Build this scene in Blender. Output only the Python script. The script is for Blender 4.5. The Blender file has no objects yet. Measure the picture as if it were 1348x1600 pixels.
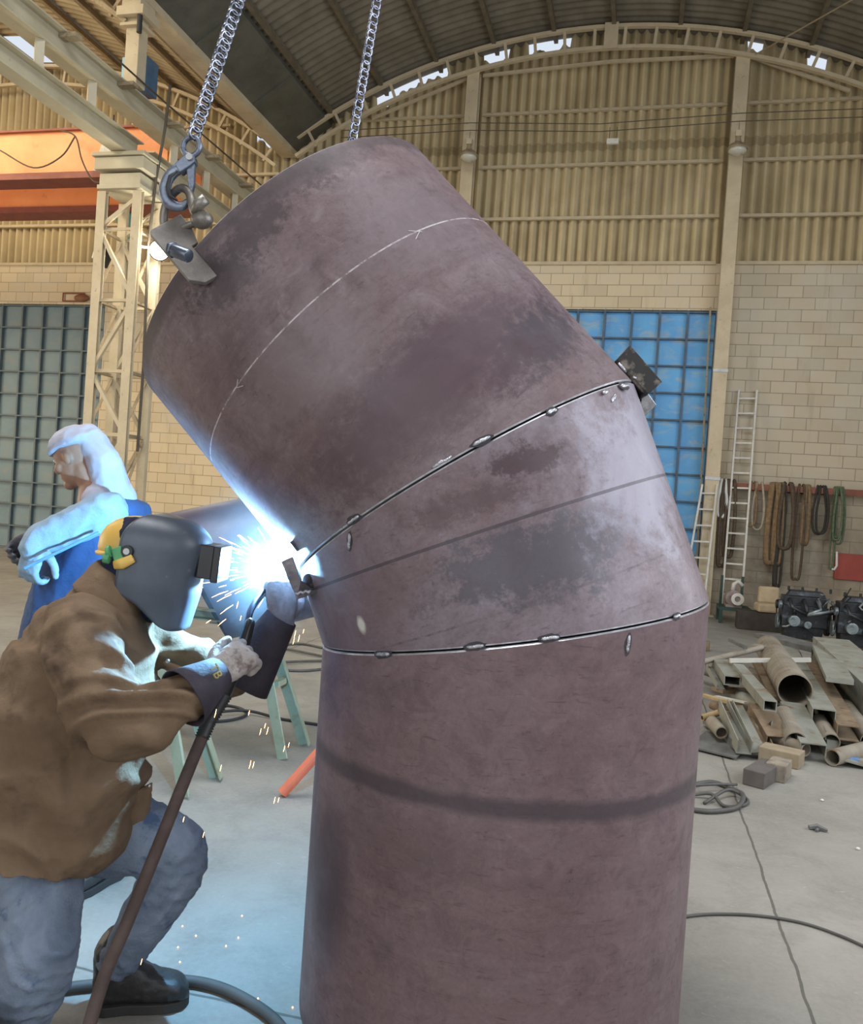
import bpy, bmesh, math, random
import numpy as np
from mathutils import Vector as V, Matrix, noise
random.seed(7)
R_ = math.radians
sc = bpy.context.scene
COL = sc.collection
# ------------------------------------------------------------------ camera
FPX, YAW, PITCH, ROLL = 1308.16, R_(13.848), R_(-.7395), R_(3.9125)
CAM = V((0, 0, 1.6))
fw = V((-math.sin(YAW)*math.cos(PITCH), math.cos(YAW)*math.cos(PITCH), math.sin(PITCH)))
_r0 = fw.cross(V((0, 0, 1))).normalized(); _u0 = _r0.cross(fw)
rt = _r0*math.cos(ROLL)+_u0*math.sin(ROLL); up = -_r0*math.sin(ROLL)+_u0*math.cos(ROLL)
cd = bpy.data.cameras.new('camera'); cam = bpy.data.objects.new('camera', cd); COL.objects.link(cam)
cd.sensor_fit = 'VERTICAL'; cd.sensor_height = 36.0; cd.lens = 36.0*FPX/1600.0
cd.clip_start = .05; cd.clip_end = 200
cam.matrix_world = Matrix(((rt.x, up.x, -fw.x, CAM.x), (rt.y, up.y, -fw.y, CAM.y), (rt.z, up.z, -fw.z, CAM.z), (0, 0, 0, 1)))
sc.camera = cam
# ------------------------------------------------------------------ world, lights, exposure
sc.view_settings.view_transform = 'Standard'; sc.view_settings.look = 'None'
sc.view_settings.gamma = 1; sc.view_settings.use_curve_mapping = False
sc.view_settings.exposure = 0.0
w = bpy.data.worlds.new('world'); sc.world = w; w.use_nodes = True
bg = w.node_tree.nodes['Background']; bg.inputs[0].default_value = (.80, .88, 1.0, 1); bg.inputs[1].default_value = .9

def area(name, loc, target, sx, sy, power, col):
    l = bpy.data.lights.new(name, 'AREA'); l.shape = 'RECTANGLE'; l.size = sx; l.size_y = sy; l.energy = power; l.color = col
    o = bpy.data.objects.new(name, l); COL.objects.link(o); o.location = loc
    o.rotation_euler = (V(target)-V(loc)).to_track_quat('-Z', 'Y').to_euler(); return o
area('daylight_front_doorway', (-2.0, -5.6, 3.6), (-1.0, 8, 3.4), 9, 5.5, 200, (.95, .97, 1.0))
area('overhead_fill', (-2.2, 2.4, 9.2), (-1.6, 3.0, 0), 5, 4, 700, (.93, .96, 1.0))  # added overhead fill light; no skylight is cut in this vault
area('daylight_right_windows', (5.3, 4.5, 3.9), (-3, 7.0, 3.2), 11, 3.6, 480, (.84, .91, 1.0))
area('daylight_left_skylight', (-13.0, 7.5, 8.9), (-11, 12.5, 3), 7, 3, 620, (1.0, .86, .62))
area('daylight_left_doorway', (-18.3, 5.5, 3.0), (-6, 11, 4.5), 9, 5, 620, (1.0, .84, .58))
def plight(name, loc, power, col, rad):
    l = bpy.data.lights.new(name, 'POINT'); l.energy = power; l.color = col; l.shadow_soft_size = rad
    o = bpy.data.objects.new(name, l); COL.objects.link(o); o.location = loc; return o

# ------------------------------------------------------------------ places from the survey of the hall
def ray(x, y): return fw + rt*((x-674)/FPX) - up*((y-800)/FPX)
def PY(x, y, Y): d = ray(x, y); return CAM + d*(Y/d.y)
def PX(x, y, X): d = ray(x, y); return CAM + d*(X/d.x)
def PF(x, y, z=0.): d = ray(x, y); return CAM + d*((z-1.6)/d.z)
def PD(x, y, dep): return CAM + ray(x, y)*dep

# ------------------------------------------------------------------ materials
MATS = {}
def nd(nt, t, **k):
    n = nt.nodes.new(t)
    for a, b in k.items():
        if a.startswith('i_'):
            key = a[2:]; key = int(key) if key.isdigit() else key.replace('_', ' ')
            n.inputs[key].default_value = b
        else: setattr(n, a, b)
    return n
def ramp(nt, fac, stops):
    n = nt.nodes.new('ShaderNodeValToRGB'); e = n.color_ramp.elements
    while len(e) < len(stops): e.new(.5)
    for i, (p, c) in enumerate(stops):
        e[i].position = p; e[i].color = (c, c, c, 1) if isinstance(c, (int, float)) else (*c[:3], 1)
    nt.links.new(fac, n.inputs[0]); return n.outputs[0]
def mixc(nt, fac, a, b, mode='MIX'):
    n = nt.nodes.new('ShaderNodeMix'); n.data_type = 'RGBA'; n.blend_type = mode
    for s, v in ((0, fac), (6, a), (7, b)):
        if isinstance(v, (int, float)): n.inputs[s].default_value = v
        elif isinstance(v, tuple): n.inputs[s].default_value = (*v[:3], 1)
        else: nt.links.new(v, n.inputs[s])
    return n.outputs[2]
def math_(nt, op, a, b=0., c=None):
    n = nt.nodes.new('ShaderNodeMath'); n.operation = op
    for s, v in ((0, a), (1, b), (2, c)):
        if v is None: continue
        if isinstance(v, (int, float)): n.inputs[s].default_value = v
        else: nt.links.new(v, n.inputs[s])
    return n.outputs[0]
def noise_(nt, vec, scale, detail=5, rough=.6, dist=0., stretch=None):
    if stretch:
        m = nd(nt, 'ShaderNodeMapping'); m.inputs['Scale'].default_value = stretch; nt.links.new(vec, m.inputs[0]); vec = m.outputs[0]
    n = nd(nt, 'ShaderNodeTexNoise', i_Scale=scale, i_Detail=detail, i_Roughness=rough, i_Distortion=dist)
    nt.links.new(vec, n.inputs[0]); return n.outputs[0]
def newmat(name):
    m = bpy.data.materials.new(name); m.use_nodes = True; nt = m.node_tree
    return m, nt, nt.nodes['Principled BSDF']
def M(name, c1, c2=None, rough=.6, metal=0., scale=6, bump=0., bscale=None, lo=.35, hi=.65, spec=.5, stretch=None, c3=None, s3=30, fac3=(.58, .7), em=None, ems=0, coat=0):
    if name in MATS: return MATS[name]
    m, nt, p = newmat(name); MATS[name] = m
    c2 = c2 or tuple(x*.72 for x in c1)
    tc = nd(nt, 'ShaderNodeTexCoord').outputs['Object']
    n = noise_(nt, tc, scale, 6, .62, .3, stretch)
    col = ramp(nt, n, [(lo, c1), (hi, c2)])
    if c3:
        col = mixc(nt, ramp(nt, noise_(nt, tc, s3, 4, .6), [(fac3[0], 0), (fac3[1], 1)]), col, c3)
    nt.links.new(col, p.inputs['Base Color'])
    p.inputs['Metallic'].default_value = metal; p.inputs['Specular IOR Level'].default_value = spec
    rr = ramp(nt, n, [(0, max(0, rough-.1)), (1, min(1, rough+.12))]); nt.links.new(rr, p.inputs['Roughness'])
    if coat: p.inputs['Coat Weight'].default_value = coat; p.inputs['Coat Roughness'].default_value = .15
    if bump:
        b = nd(nt, 'ShaderNodeBump', i_Strength=bump, i_Distance=.01)
        nt.links.new(noise_(nt, tc, bscale or scale*4, 5, .65, 0, stretch), b.inputs['Height']); nt.links.new(b.outputs[0], p.inputs['Normal'])
    if em: p.inputs['Emission Color'].default_value = (*em, 1); p.inputs['Emission Strength'].default_value = ems
    return m

# ------------------------------------------------------------------ mesh tools
WM = {}
def tag(o, label=None, cat=None, group=None, kind=None):
    if label: o['label'] = label
    if cat: o['category'] = cat
    if group: o['group'] = group
    if kind: o['kind'] = kind
    return o
def empty(name, loc, label, cat, group=None, kind=None):
    o = bpy.data.objects.new(name, None); o.empty_display_size = .1; COL.objects.link(o); o.location = loc
    WM[o.name] = Matrix.Translation(V(loc)); return tag(o, label, cat, group, kind)
class MB:
    def __init__(s): s.v = []; s.f = []; s.mi = []; s.uv = None; s.cur = 0
    def add(s, vs, fs, mi=None):
        b = len(s.v); s.v += [V(x) for x in vs]
        for f in fs: s.f.append([b+i for i in f]); s.mi.append(s.cur if mi is None else mi)
        return s
    def box(s, c, size, rot=None, taper=1.):
        hx, hy, hz = [q/2 for q in size]; vs = []
        for z in (-1, 1):
            k = taper if z > 0 else 1
            for x, y in ((-1, -1), (1, -1), (1, 1), (-1, 1)): vs.append(V((x*hx*k, y*hy*k, z*hz)))
        if rot is not None: vs = [rot @ q for q in vs]
        c = V(c); vs = [q+c for q in vs]
        return s.add(vs, [(3, 2, 1, 0), (4, 5, 6, 7), (0, 1, 5, 4), (1, 2, 6, 5), (2, 3, 7, 6), (3, 0, 4, 7)])
    def bb(s, a, b):
        a = V(a); b = V(b); return s.box((a+b)/2, [abs(b[i]-a[i]) for i in range(3)])
    def tube(s, pts, r, n=10, caps=True, closed=False, flat=None, upv=None):
        pts = [V(p) for p in pts]; N = len(pts)
        rs = r if isinstance(r, (list, tuple)) else [r]*N
        rings = []; prev = None
        for i, p in enumerate(pts):
            if closed: t = pts[(i+1) % N]-pts[i-1]
            else: t = pts[min(i+1, N-1)]-pts[max(i-1, 0)]
            if t.length < 1e-9: t = V((0, 0, 1))
            t.normalize()
            if prev is None:
                a = V(upv) if upv else (V((0, 0, 1)) if abs(t.z) < .9 else V((1, 0, 0)))
            else: a = prev
            a = (a-t*a.dot(t))
            if a.length < 1e-6: a = t.orthogonal()
            a.normalize(); prev = a; b = t.cross(a)
            fa, fb = flat if flat else (1, 1)
            rings.append([p+(a*math.cos(2*math.pi*k/n)*fa+b*math.sin(2*math.pi*k/n)*fb)*rs[i] for k in range(n)])
        return s.loft(rings, caps, closed)
    def loft(s, rings, caps=True, closed=False):
        n = len(rings[0]); vs = [q for rg in rings for q in rg]; fs = []
        m = len(rings); e = m if closed else m-1
        for i in range(e):
            j = (i+1) % m
            for k in range(n): fs.append((i*n+k, i*n+(k+1) % n, j*n+(k+1) % n, j*n+k))
        if caps and not closed: fs.append(tuple(range(n))[::-1]); fs.append(tuple((m-1)*n+k for k in range(n)))
        return s.add(vs, fs)
    def sphere(s, c, r, nu=14, nv=9, rot=None):
        c = V(c); rr = r if hasattr(r, '__len__') else (r, r, r); rings = []
        for i in range(nv+1):
            t = math.pi*(i+.001)/(nv+.002) ; rg = []
            for k in range(nu):
                a = 2*math.pi*k/nu; q = V((rr[0]*math.sin(t)*math.cos(a), rr[1]*math.sin(t)*math.sin(a), -rr[2]*math.cos(t)))
                rg.append(c+(rot @ q if rot is not None else q))
            rings.append(rg)
        return s.loft(rings)
    def cyl(s, a, b, r, n=20, r2=None): return s.tube([a, b], [r, r if r2 is None else r2], n)
    def prism(s, poly, ext):   # poly: world points, ext: vector
        ext = V(ext); n = len(poly); vs = [V(p) for p in poly]+[V(p)+ext for p in poly]
        return s.add(vs, [tuple(range(n))[::-1], tuple(range(n, 2*n))]+[(k, (k+1) % n, n+(k+1) % n, n+k) for k in range(n)])
    def chain(s, pts, rad, n=14, sub=5, squash=None):
        """rounded limb: catmull-rom through pts with radii, hemispherical ends"""
        pts = [V(p) for p in pts]; P = [pts[0]*2-pts[1]]+pts+[pts[-1]*2-pts[-2]]; Rr = [rad[0]]+list(rad)+[rad[-1]]
        op = []; orr = []
        for i in range(1, len(P)-2):
            for j in range(sub):
                t = j/sub; a, b, c, d = P[i-1:i+3]
                op.append(.5*((2*b)+(c-a)*t+(2*a-5*b+4*c-d)*t*t+(3*b-a-3*c+d)*t**3)); orr.append(Rr[i]*(1-t)+Rr[i+1]*t)
        op.append(pts[-1]); orr.append(rad[-1])
        d0 = (op[0]-op[1]).normalized(); d1 = (op[-1]-op[-2]).normalized()
        hp = [(.98, .2), (.85, .53), (.55, .83)]
        op = [op[0]+d0*orr[0]*a for a, b in hp]+op+[op[-1]+d1*orr[-1]*a for a, b in reversed(hp)]
        orr = [orr[0]*b for a, b in hp]+orr+[orr[-1]*b for a, b in reversed(hp)]
        return s.tube(op, orr, n, flat=squash)
    def build(s, name, mat, parent=None, smooth=False, bevel=0, label=None, cat=None, group=None, kind=None, mods=None, origin=None):
        me = bpy.data.meshes.new(name)
        if parent is not None: off = WM[parent.name].inverted()
        else:
            if origin is None:
                xs = [q.x for q in s.v]; ys = [q.y for q in s.v]; zs = [q.z for q in s.v]
                origin = V(((min(xs)+max(xs))/2, (min(ys)+max(ys))/2, min(zs)))
            off = Matrix.Translation(-V(origin))
        me.from_pydata([tuple(off @ q) for q in s.v], [], s.f)
        mats = mat if isinstance(mat, (list, tuple)) else [mat]
        for m_ in mats: me.materials.append(m_)
        if len(mats) > 1: me.polygons.foreach_set('material_index', s.mi)
        if s.uv:
            ul = me.uv_layers.new(name='UVMap')
            for li, l in enumerate(me.loops): ul.data[li].uv = s.uv[l.vertex_index]
        bm = bmesh.new(); bm.from_mesh(me)
        if not s.uv: bmesh.ops.recalc_face_normals(bm, faces=bm.faces)
        bm.to_mesh(me); bm.free()
        if smooth: me.polygons.foreach_set('use_smooth', [True]*len(me.polygons))
        o = bpy.data.objects.new(name, me); COL.objects.link(o)
        if parent is not None: o.parent = parent; WM[o.name] = WM[parent.name]
        else: o.location = origin; WM[o.name] = Matrix.Translation(V(origin))
        if bevel:
            b = o.modifiers.new('bevel', 'BEVEL'); b.width = bevel; b.segments = 2; b.limit_method = 'ANGLE'; b.angle_limit = R_(40)
            if smooth is None: me.polygons.foreach_set('use_smooth', [True]*len(me.polygons))
        return tag(o, label, cat, group, kind)
def smooth_by_angle(me, ang=40):
    bm = bmesh.new(); bm.from_mesh(me)
    for f in bm.faces: f.smooth = True
    for e in bm.edges:
        if len(e.link_faces) == 2 and e.calc_face_angle(0) > R_(ang): e.smooth = False
    bm.to_mesh(me); bm.free()
def soft(mb, name, mat, parent=None, vox=.012, smooth=2, fold=None, **kw):
    """closed overlapping lofts fused into one continuous surface, then folds pushed in"""
    o = mb.build(name, mat, parent)
    m = o.modifiers.new('r', 'REMESH'); m.mode = 'VOXEL'; m.voxel_size = vox
    if smooth: s_ = o.modifiers.new('s', 'SMOOTH'); s_.iterations = smooth; s_.factor = .5
    dg = bpy.context.evaluated_depsgraph_get(); me = bpy.data.meshes.new_from_object(o.evaluated_get(dg))
    o.modifiers.clear(); old = o.data; o.data = me
    me.name = name; bpy.data.meshes.remove(old)
    if fold:
        off = WM[o.name]
        nr = [v.normal.copy() for v in me.vertices]
        for v, n_ in zip(me.vertices, nr):
            v.co += n_*fold(off @ v.co, n_)
        me.update()
    me.polygons.foreach_set('use_smooth', [True]*len(me.polygons))
    for i in range(len(me.materials)-1, -1, -1): pass
    if not me.materials: me.materials.append(mat if not isinstance(mat, (list, tuple)) else mat[0])
    return tag(o, **kw)
def copy_tree(o, parent=None):
    c = o.copy(); COL.objects.link(c)
    if parent: c.parent = parent
    for ch in list(o.children): copy_tree(ch, c)
    return c
def rotz(a): return Matrix.Rotation(a, 3, 'Z')
def beam(mb, a, b, w_, h, prof='box', t=.008, upv=(0, 0, 1)):
    """bar from a to b: box, tube, channel, angle, ibeam"""
    a = V(a); b = V(b); d = (b-a).normalized(); u_ = V(upv); s_ = d.cross(u_)
    if s_.length < 1e-4: s_ = d.orthogonal()
    s_.normalize(); u_ = s_.cross(d).normalized()
    if prof == 'box': P = [(-w_/2, -h/2), (w_/2, -h/2), (w_/2, h/2), (-w_/2, h/2)]
    elif prof == 'channel': P = [(-w_/2, h/2), (-w_/2, -h/2), (w_/2, -h/2), (w_/2, h/2), (w_/2-t, h/2), (w_/2-t, -h/2+t), (-w_/2+t, -h/2+t), (-w_/2+t, h/2)]
    elif prof == 'channeldown': P = [(-w_/2, -h/2), (-w_/2, h/2), (w_/2, h/2), (w_/2, -h/2), (w_/2-t, -h/2), (w_/2-t, h/2-t), (-w_/2+t, h/2-t), (-w_/2+t, -h/2)]
    elif prof == 'cside': P = [(w_/2, -h/2), (w_/2, -h/2+t), (-w_/2+t, -h/2+t), (-w_/2+t, h/2-t), (w_/2, h/2-t), (w_/2, h/2), (-w_/2, h/2), (-w_/2, -h/2)]
    elif prof == 'angle': P = [(-w_/2, h/2), (-w_/2, -h/2), (w_/2, -h/2), (w_/2, -h/2+t), (-w_/2+t, -h/2+t), (-w_/2+t, h/2)]
    elif prof == 'roof': P = [(-w_/2, -h/2), (0, h/2), (w_/2, -h/2), (w_/2-t, -h/2), (0, h/2-t*1.4), (-w_/2+t, -h/2)]
    elif prof == 'ibeam': P = [(-w_/2, -h/2), (w_/2, -h/2), (w_/2, -h/2+t), (t/2, -h/2+t), (t/2, h/2-t), (w_/2, h/2-t), (w_/2, h/2), (-w_/2, h/2), (-w_/2, h/2-t), (-t/2, h/2-t), (-t/2, -h/2+t), (-w_/2, -h/2+t)]
    elif prof == 'boxtube':
        o = [(-w_/2, -h/2), (w_/2, -h/2), (w_/2, h/2), (-w_/2, h/2)]; i_ = [(x*(1-2*t/w_), y*(1-2*t/h)) for x, y in o]
        return hollow(mb, a, b, o, i_, s_, u_)
    elif prof == 'pipe':
        o = [(w_/2*math.cos(k*math.pi/14), w_/2*math.sin(k*math.pi/14)) for k in range(28)]; i_ = [(x*(1-2*t/w_), y*(1-2*t/w_)) for x, y in o]
        return hollow(mb, a, b, o, i_, s_, u_)
    return mb.prism([a+s_*x+u_*y for x, y in P], b-a)
def hollow(mb, a, b, o, i_, s_, u_):
    n = len(o); f = lambda c, P: [c+s_*x+u_*y for x, y in P]
    rings = [f(a, o), f(b, o), f(b, i_), f(a, i_)]
    return mb.loft(rings, False, True)
# ================================================================== THE SETTING
WY = 15.0
# concrete floor with joints
def floor_mat():
    m, nt, p = newmat('concrete_floor')
    tc = nd(nt, 'ShaderNodeTexCoord').outputs['Object']
    n1 = noise_(nt, tc, .55, 7, .6, .4); n2 = noise_(nt, tc, 3.2, 6, .65, .5); n3 = noise_(nt, tc, 45, 4, .7)
    c = ramp(nt, n1, [(.36, (.33, .31, .27)), (.62, (.225, .21, .18))])
    c = mixc(nt, ramp(nt, n2, [(.45, 0), (.75, .65)]), c, (.17, .155, .135))
    c = mixc(nt, ramp(nt, n3, [(.35, 0), (.8, .35)]), c, (.40, .38, .33))
    # chalky scuffs
    n4 = noise_(nt, tc, 9, 3, .8, 1.2, (1, 3.5, 1))
    c = mixc(nt, ramp(nt, n4, [(.66, 0), (.74, .35)]), c, (.62, .6, .56))
    # slab joints: thin dark lines
    sx = nd(nt, 'ShaderNodeSeparateXYZ'); nt.links.new(tc, sx.inputs[0])
    wob = math_(nt, 'MULTIPLY', noise_(nt, tc, 4, 3), .03)
    jm = None
    for out, step, ph in ((sx.outputs[0], 4.0, 1.32), (sx.outputs[1], 9.0, 2.1)):
        a = math_(nt, 'ADD', out, wob); a = math_(nt, 'ADD', a, ph+40*step)
        a = math_(nt, 'MODULO', a, step); a = math_(nt, 'SUBTRACT', a, step/2); a = math_(nt, 'ABSOLUTE', a)
        a = math_(nt, 'LESS_THAN', a, .006)
        jm = a if jm is None else math_(nt, 'MAXIMUM', jm, a)
    c = mixc(nt, math_(nt, 'MULTIPLY', jm, .75), c, (.07, .065, .055))
    nt.links.new(c, p.inputs['Base Color'])
    nt.links.new(ramp(nt, n2, [(.3, .5), (.7, .72)]), p.inputs['Roughness'])
    b = nd(nt, 'ShaderNodeBump', i_Strength=.35, i_Distance=.006); nt.links.new(n3, b.inputs['Height']); nt.links.new(b.outputs[0], p.inputs['Normal'])
    return m
MB().bb((-19.2, -6, -.15), (5.4, WY+.3, 0)).build('floor', floor_mat(), kind='structure', origin=(0, 0, 0))

def block_mat():
    m, nt, p = newmat('painted_block')
    tc = nd(nt, 'ShaderNodeTexCoord').outputs['Object']
    s = nd(nt, 'ShaderNodeSeparateXYZ'); nt.links.new(tc, s.inputs[0])
    cb = nd(nt, 'ShaderNodeCombineXYZ'); nt.links.new(s.outputs[0], cb.inputs[0]); nt.links.new(s.outputs[2], cb.inputs[1])
    br = nd(nt, 'ShaderNodeTexBrick', i_Scale=1.0, i_Mortar_Size=.007, i_Mortar_Smooth=.25, i_Bias=-.2, i_Brick_Width=.4, i_Row_Height=.2)
    nt.links.new(cb.outputs[0], br.inputs[0])
    br.inputs['Color1'].default_value = (.66, .54, .36, 1); br.inputs['Color2'].default_value = (.56, .455, .30, 1); br.inputs['Mortar'].default_value = (.36, .29, .19, 1)
    c = br.outputs[0]
    # right hand bay greyer: its paint, with some cooler light put into the colour
    n1 = noise_(nt, tc, 1.1, 5, .65)
    gx = nd(nt, 'ShaderNodeMapRange', i_From_Min=1.0, i_From_Max=1.5); nt.links.new(s.outputs[0], gx.inputs[0])
    c = mixc(nt, math_(nt, 'MULTIPLY', gx.outputs[0], .75), c, mixc(nt, 1.0, c, (.80, .84, .93), 'MULTIPLY'))
    # white wash patches and grime low down
    c = mixc(nt, ramp(nt, n1, [(.46, 0), (.68, .45)]), c, (.56, .53, .46))
    n2 = noise_(nt, tc, 2.2, 6, .7, .4)
    zr = nd(nt, 'ShaderNodeMapRange', i_From_Min=2.6, i_From_Max=.8); nt.links.new(s.outputs[2], zr.inputs[0])
    c = mixc(nt, math_(nt, 'MULTIPLY', math_(nt, 'MULTIPLY', zr.outputs[0], gx.outputs[0]), ramp(nt, n2, [(.3, .35), (.62, .85)])), c, (.20, .16, .11))
    n3 = noise_(nt, tc, 1.6, 4, .6, .2, (2.5, 1, .4))
    c = mixc(nt, ramp(nt, n3, [(.58, 0), (.75, .4)]), c, (.30, .23, .14))
    nt.links.new(c, p.inputs['Base Color']); p.inputs['Roughness'].default_value = .85
    b = nd(nt, 'ShaderNodeBump', i_Strength=.5, i_Distance=.01, invert=True); nt.links.new(br.outputs['Fac'], b.inputs['Height']); nt.links.new(b.outputs[0], p.inputs['Normal'])
    return m
BLOCK = block_mat()
ZB = 5.97
# block wall with two door openings
LD = (-17.3, -10.84, 5.15); RD = (-3.15, 1.06, 5.17)
wb = MB()
for x0, x1, z0 in ((-19.2, LD[0], 0), (LD[0], LD[1], LD[2]), (LD[1], RD[0], 0), (RD[0], RD[1], RD[2]), (RD[1], 5.4, 0)):
    wb.bb((x0, WY, z0), (x1, WY+.2, ZB))
wb.build('wall_back', BLOCK, kind='structure', origin=(0, 0, 0))

# arched bays
NX, LX, RR, ZA = -1.1, -12.95, 10.2, 9.95
def arch(x, cx=None, dz=0):
    if cx is None: cx = NX if x > -7.02 else LX
    return ZA-RR+math.sqrt(RR*RR-(x-cx)**2)+dz

def sheet_mat(name, c1, c2, dirt_and_shade, amt=.6, bandz=(), groove=0):
    m, nt, p = newmat(name)
    tc = nd(nt, 'ShaderNodeTexCoord').outputs['Object']
    c = ramp(nt, noise_(nt, tc, 1.6, 4, .6, 0, (2.2, 1, .25)), [(.35, c1), (.65, c2)])
    c = mixc(nt, ramp(nt, noise_(nt, tc, 1.0, 6, .65, .3), [(.42, 0), (.72, amt)]), c, dirt_and_shade)
    if bandz:
        s = nd(nt, 'ShaderNodeSeparateXYZ'); nt.links.new(tc, s.inputs[0])
        for z0, z1, a in bandz:
            g = math_(nt, 'MULTIPLY', math_(nt, 'GREATER_THAN', s.outputs[2], z0), math_(nt, 'LESS_THAN', s.outputs[2], z1))
            c = mixc(nt, math_(nt, 'MULTIPLY', g, a), c, dirt_and_shade)
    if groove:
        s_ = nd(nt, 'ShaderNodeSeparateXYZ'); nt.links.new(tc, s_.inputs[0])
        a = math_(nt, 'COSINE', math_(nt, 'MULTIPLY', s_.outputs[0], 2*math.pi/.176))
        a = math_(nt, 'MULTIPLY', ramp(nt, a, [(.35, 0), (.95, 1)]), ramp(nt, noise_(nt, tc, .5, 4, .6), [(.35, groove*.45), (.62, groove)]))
        c = mixc(nt, a, c, dirt_and_shade)  # shade of the troughs painted into the sheet colour
    nt.links.new(c, p.inputs['Base Color']); p.inputs['Roughness'].default_value = .75
    return m
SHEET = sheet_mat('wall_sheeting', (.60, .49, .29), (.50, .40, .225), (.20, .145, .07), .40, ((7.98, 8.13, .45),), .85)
cor = MB(); WV = .176
xs = np.arange(-19.2, 5.0, WV/8)
def corr_rows(z0f, z1f, x0, x1, y):
    rows = []; X = [x for x in xs if x0 <= x <= x1]
    a = []; b_ = []
    for x in X:
        yy = y+.045*math.cos(2*math.pi*x/WV); a.append(V((x, yy, z0f(x)))); b_.append(V((x, yy, max(z1f(x), z0f(x)+.01))))
    n = len(X)
    cor.add(a+b_, [(i, i+1, n+i+1, n+i) for i in range(n-1)])
gap = lambda x: .17 if (-5.3 < x < -3.95 or -3.3 < x < -2.85 or -2.5 < x < -1.75 or 1.25 < x < 1.5 or 2.2 < x < 2.5 or -7.75 < x < -7.4) else -.13
gap_ = gap; gap = lambda x: gap_(x) if gap_(x) < 0 else .03+.15*abs(noise.noise(V((x*2.3, 1.7, 0))))*1.9
topf = lambda x: arch(x)-gap(x)
for i, (z0, z1) in enumerate(((5.95, 6.85), (6.75, 7.8), (7.7, 8.8), (8.7, 12))):
    yy = WY+.07-.012*i
    corr_rows(lambda x: z0 if topf(x) > z0 else topf(x), lambda x: min(z1, topf(x)), -19.2, 4.95, yy)
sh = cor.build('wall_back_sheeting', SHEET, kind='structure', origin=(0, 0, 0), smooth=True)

# roofs: corrugated barrel vaults
ROOF = sheet_mat('roof_sheeting_dark', (.20, .175, .13), (.145, .125, .09), (.095, .08, .055), .6)
ROOFL = sheet_mat('roof_sheeting_tan', (.42, .34, .21), (.34, .27, .165), (.22, .17, .1), .5)
def vault(name, cx, x0, x1, mat, y0=-6.0, y1=WY+.14, hole=None):
    mb = MB(); ys = np.arange(y0, y1, WV/6); K = 44; vs = []
    for y in ys:
        dz = .022*math.cos(2*math.pi*y/WV)
        for k in range(K+1):
            x = x0+(x1-x0)*k/K; vs.append(V((x, y, arch(x, cx)+.10+dz)))
    n = K+1; fs = [(i*n+k, i*n+k+1, (i+1)*n+k+1, (i+1)*n+k) for i in range(len(ys)-1) for k in range(K) if not (hole and hole[0] < x0+(x1-x0)*(k+.5)/K < hole[1] and hole[2] < ys[i] < hole[3])]
    mb.add(vs, fs); return mb.build(name, mat, kind='structure', origin=(0, 0, 0), smooth=True)
vault('ceiling', NX, -7.0, 4.9, ROOF)
vault('ceiling_left_bay', LX, -19.2, -6.98, ROOFL, hole=(-13.2, -12.0, 13.75, 14.7))
# valley gutter between the bays
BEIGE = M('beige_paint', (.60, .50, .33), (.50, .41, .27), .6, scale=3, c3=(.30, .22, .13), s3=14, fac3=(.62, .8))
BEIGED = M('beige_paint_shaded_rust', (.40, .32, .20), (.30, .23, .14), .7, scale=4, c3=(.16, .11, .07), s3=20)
GREENB = M('grey_green_paint', (.53, .47, .33), (.45, .39, .26), .5, scale=2.5, c3=(.28, .22, .13), s3=18, fac3=(.66, .82))
DARKG = M('gutter_steel', (.10, .10, .082), (.07, .07, .056), .6, scale=3)
g = MB()
beam(g, (-7.0, -6, 8.09), (-7.0, WY, 8.09), .30, .14, 'box')
g.build('trim_1', BEIGE, kind='structure', origin=(0, 0, 0))
g = MB(); g.prism([(-6.86, -6, 8.13), (-6.16, -6, 8.59), (-6.16, -6, 8.66), (-6.86, -6, 8.20)], (0, WY+6, 0))
for y in np.arange(-4, 15, 1.9): g.box((-6.51, y, 8.355), (.80, .02, .04), Matrix.Rotation(-R_(33.3), 3, 'Y'))
g.build('trim_2', DARKG, kind='structure', origin=(0, 0, 0))

# doors: sheet panels ribbed by a steel grid
def door_mat(name, a, b_, c3):
    m, nt, p = newmat(name); tc = nd(nt, 'ShaderNodeTexCoord').outputs['Object']
    c = ramp(nt, noise_(nt, tc, 1.3, 5, .6, .5), [(.36, a), (.62, b_)])
    c = mixc(nt, ramp(nt, noise_(nt, tc, 2.7, 4, .6, .8, (1, 1, 2)), [(.5, 0), (.72, .8)]), c, c3)
    nt.links.new(c, p.inputs['Base Color']); p.inputs['Roughness'].default_value = .5
    return m
BLUED = door_mat('blue_door_sheet', (.10, .34, .66), (.14, .45, .78), (.40, .46, .42))
GREYD = door_mat('greyblue_door_sheet', (.14, .21, .24), (.18, .25, .28), (.22, .24, .22))
BLUEF = M('dark_blue_bars', (.07, .12, .18), (.05, .08, .12), .5)
GREYF = M('slate_bars', (.07, .11, .14), (.12, .14, .14), .5)
def door(name, x0, x1, z1, cw, chh, sheet, bar, label):
    t = empty(name, ((x0+x1)/2, WY+.05, 0), label, None, kind='structure')
    MB().bb((x0, WY+.08, .03), (x1, WY+.12, z1)).build('door_sheet', sheet, t)
    mb = MB(); n = round((x1-x0)/cw); k = round(z1/chh)
    for i in range(n+1):
        x = x1-i*(x1-x0)/n; mb.bb((x-.02, WY+.005, .03), (x+.02, WY+.08, z1))
    for j in range(k+1):
        z = z1-.03-j*(z1-.06)/k; mb.bb((x0, WY+.0, z-.014), (x1, WY+.075, z+.014))
    mb.build('door_grid', bar, t)
door('door_1', RD[0], RD[1], RD[2], .47, .455, BLUED, BLUEF, 'tall blue sheet door with dark grid of bars')
door('door_2', LD[0], LD[1], LD[2], .50, .45, GREYD, GREYF, 'tall slate blue sheet door with dark grid of bars, left bay')

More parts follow.
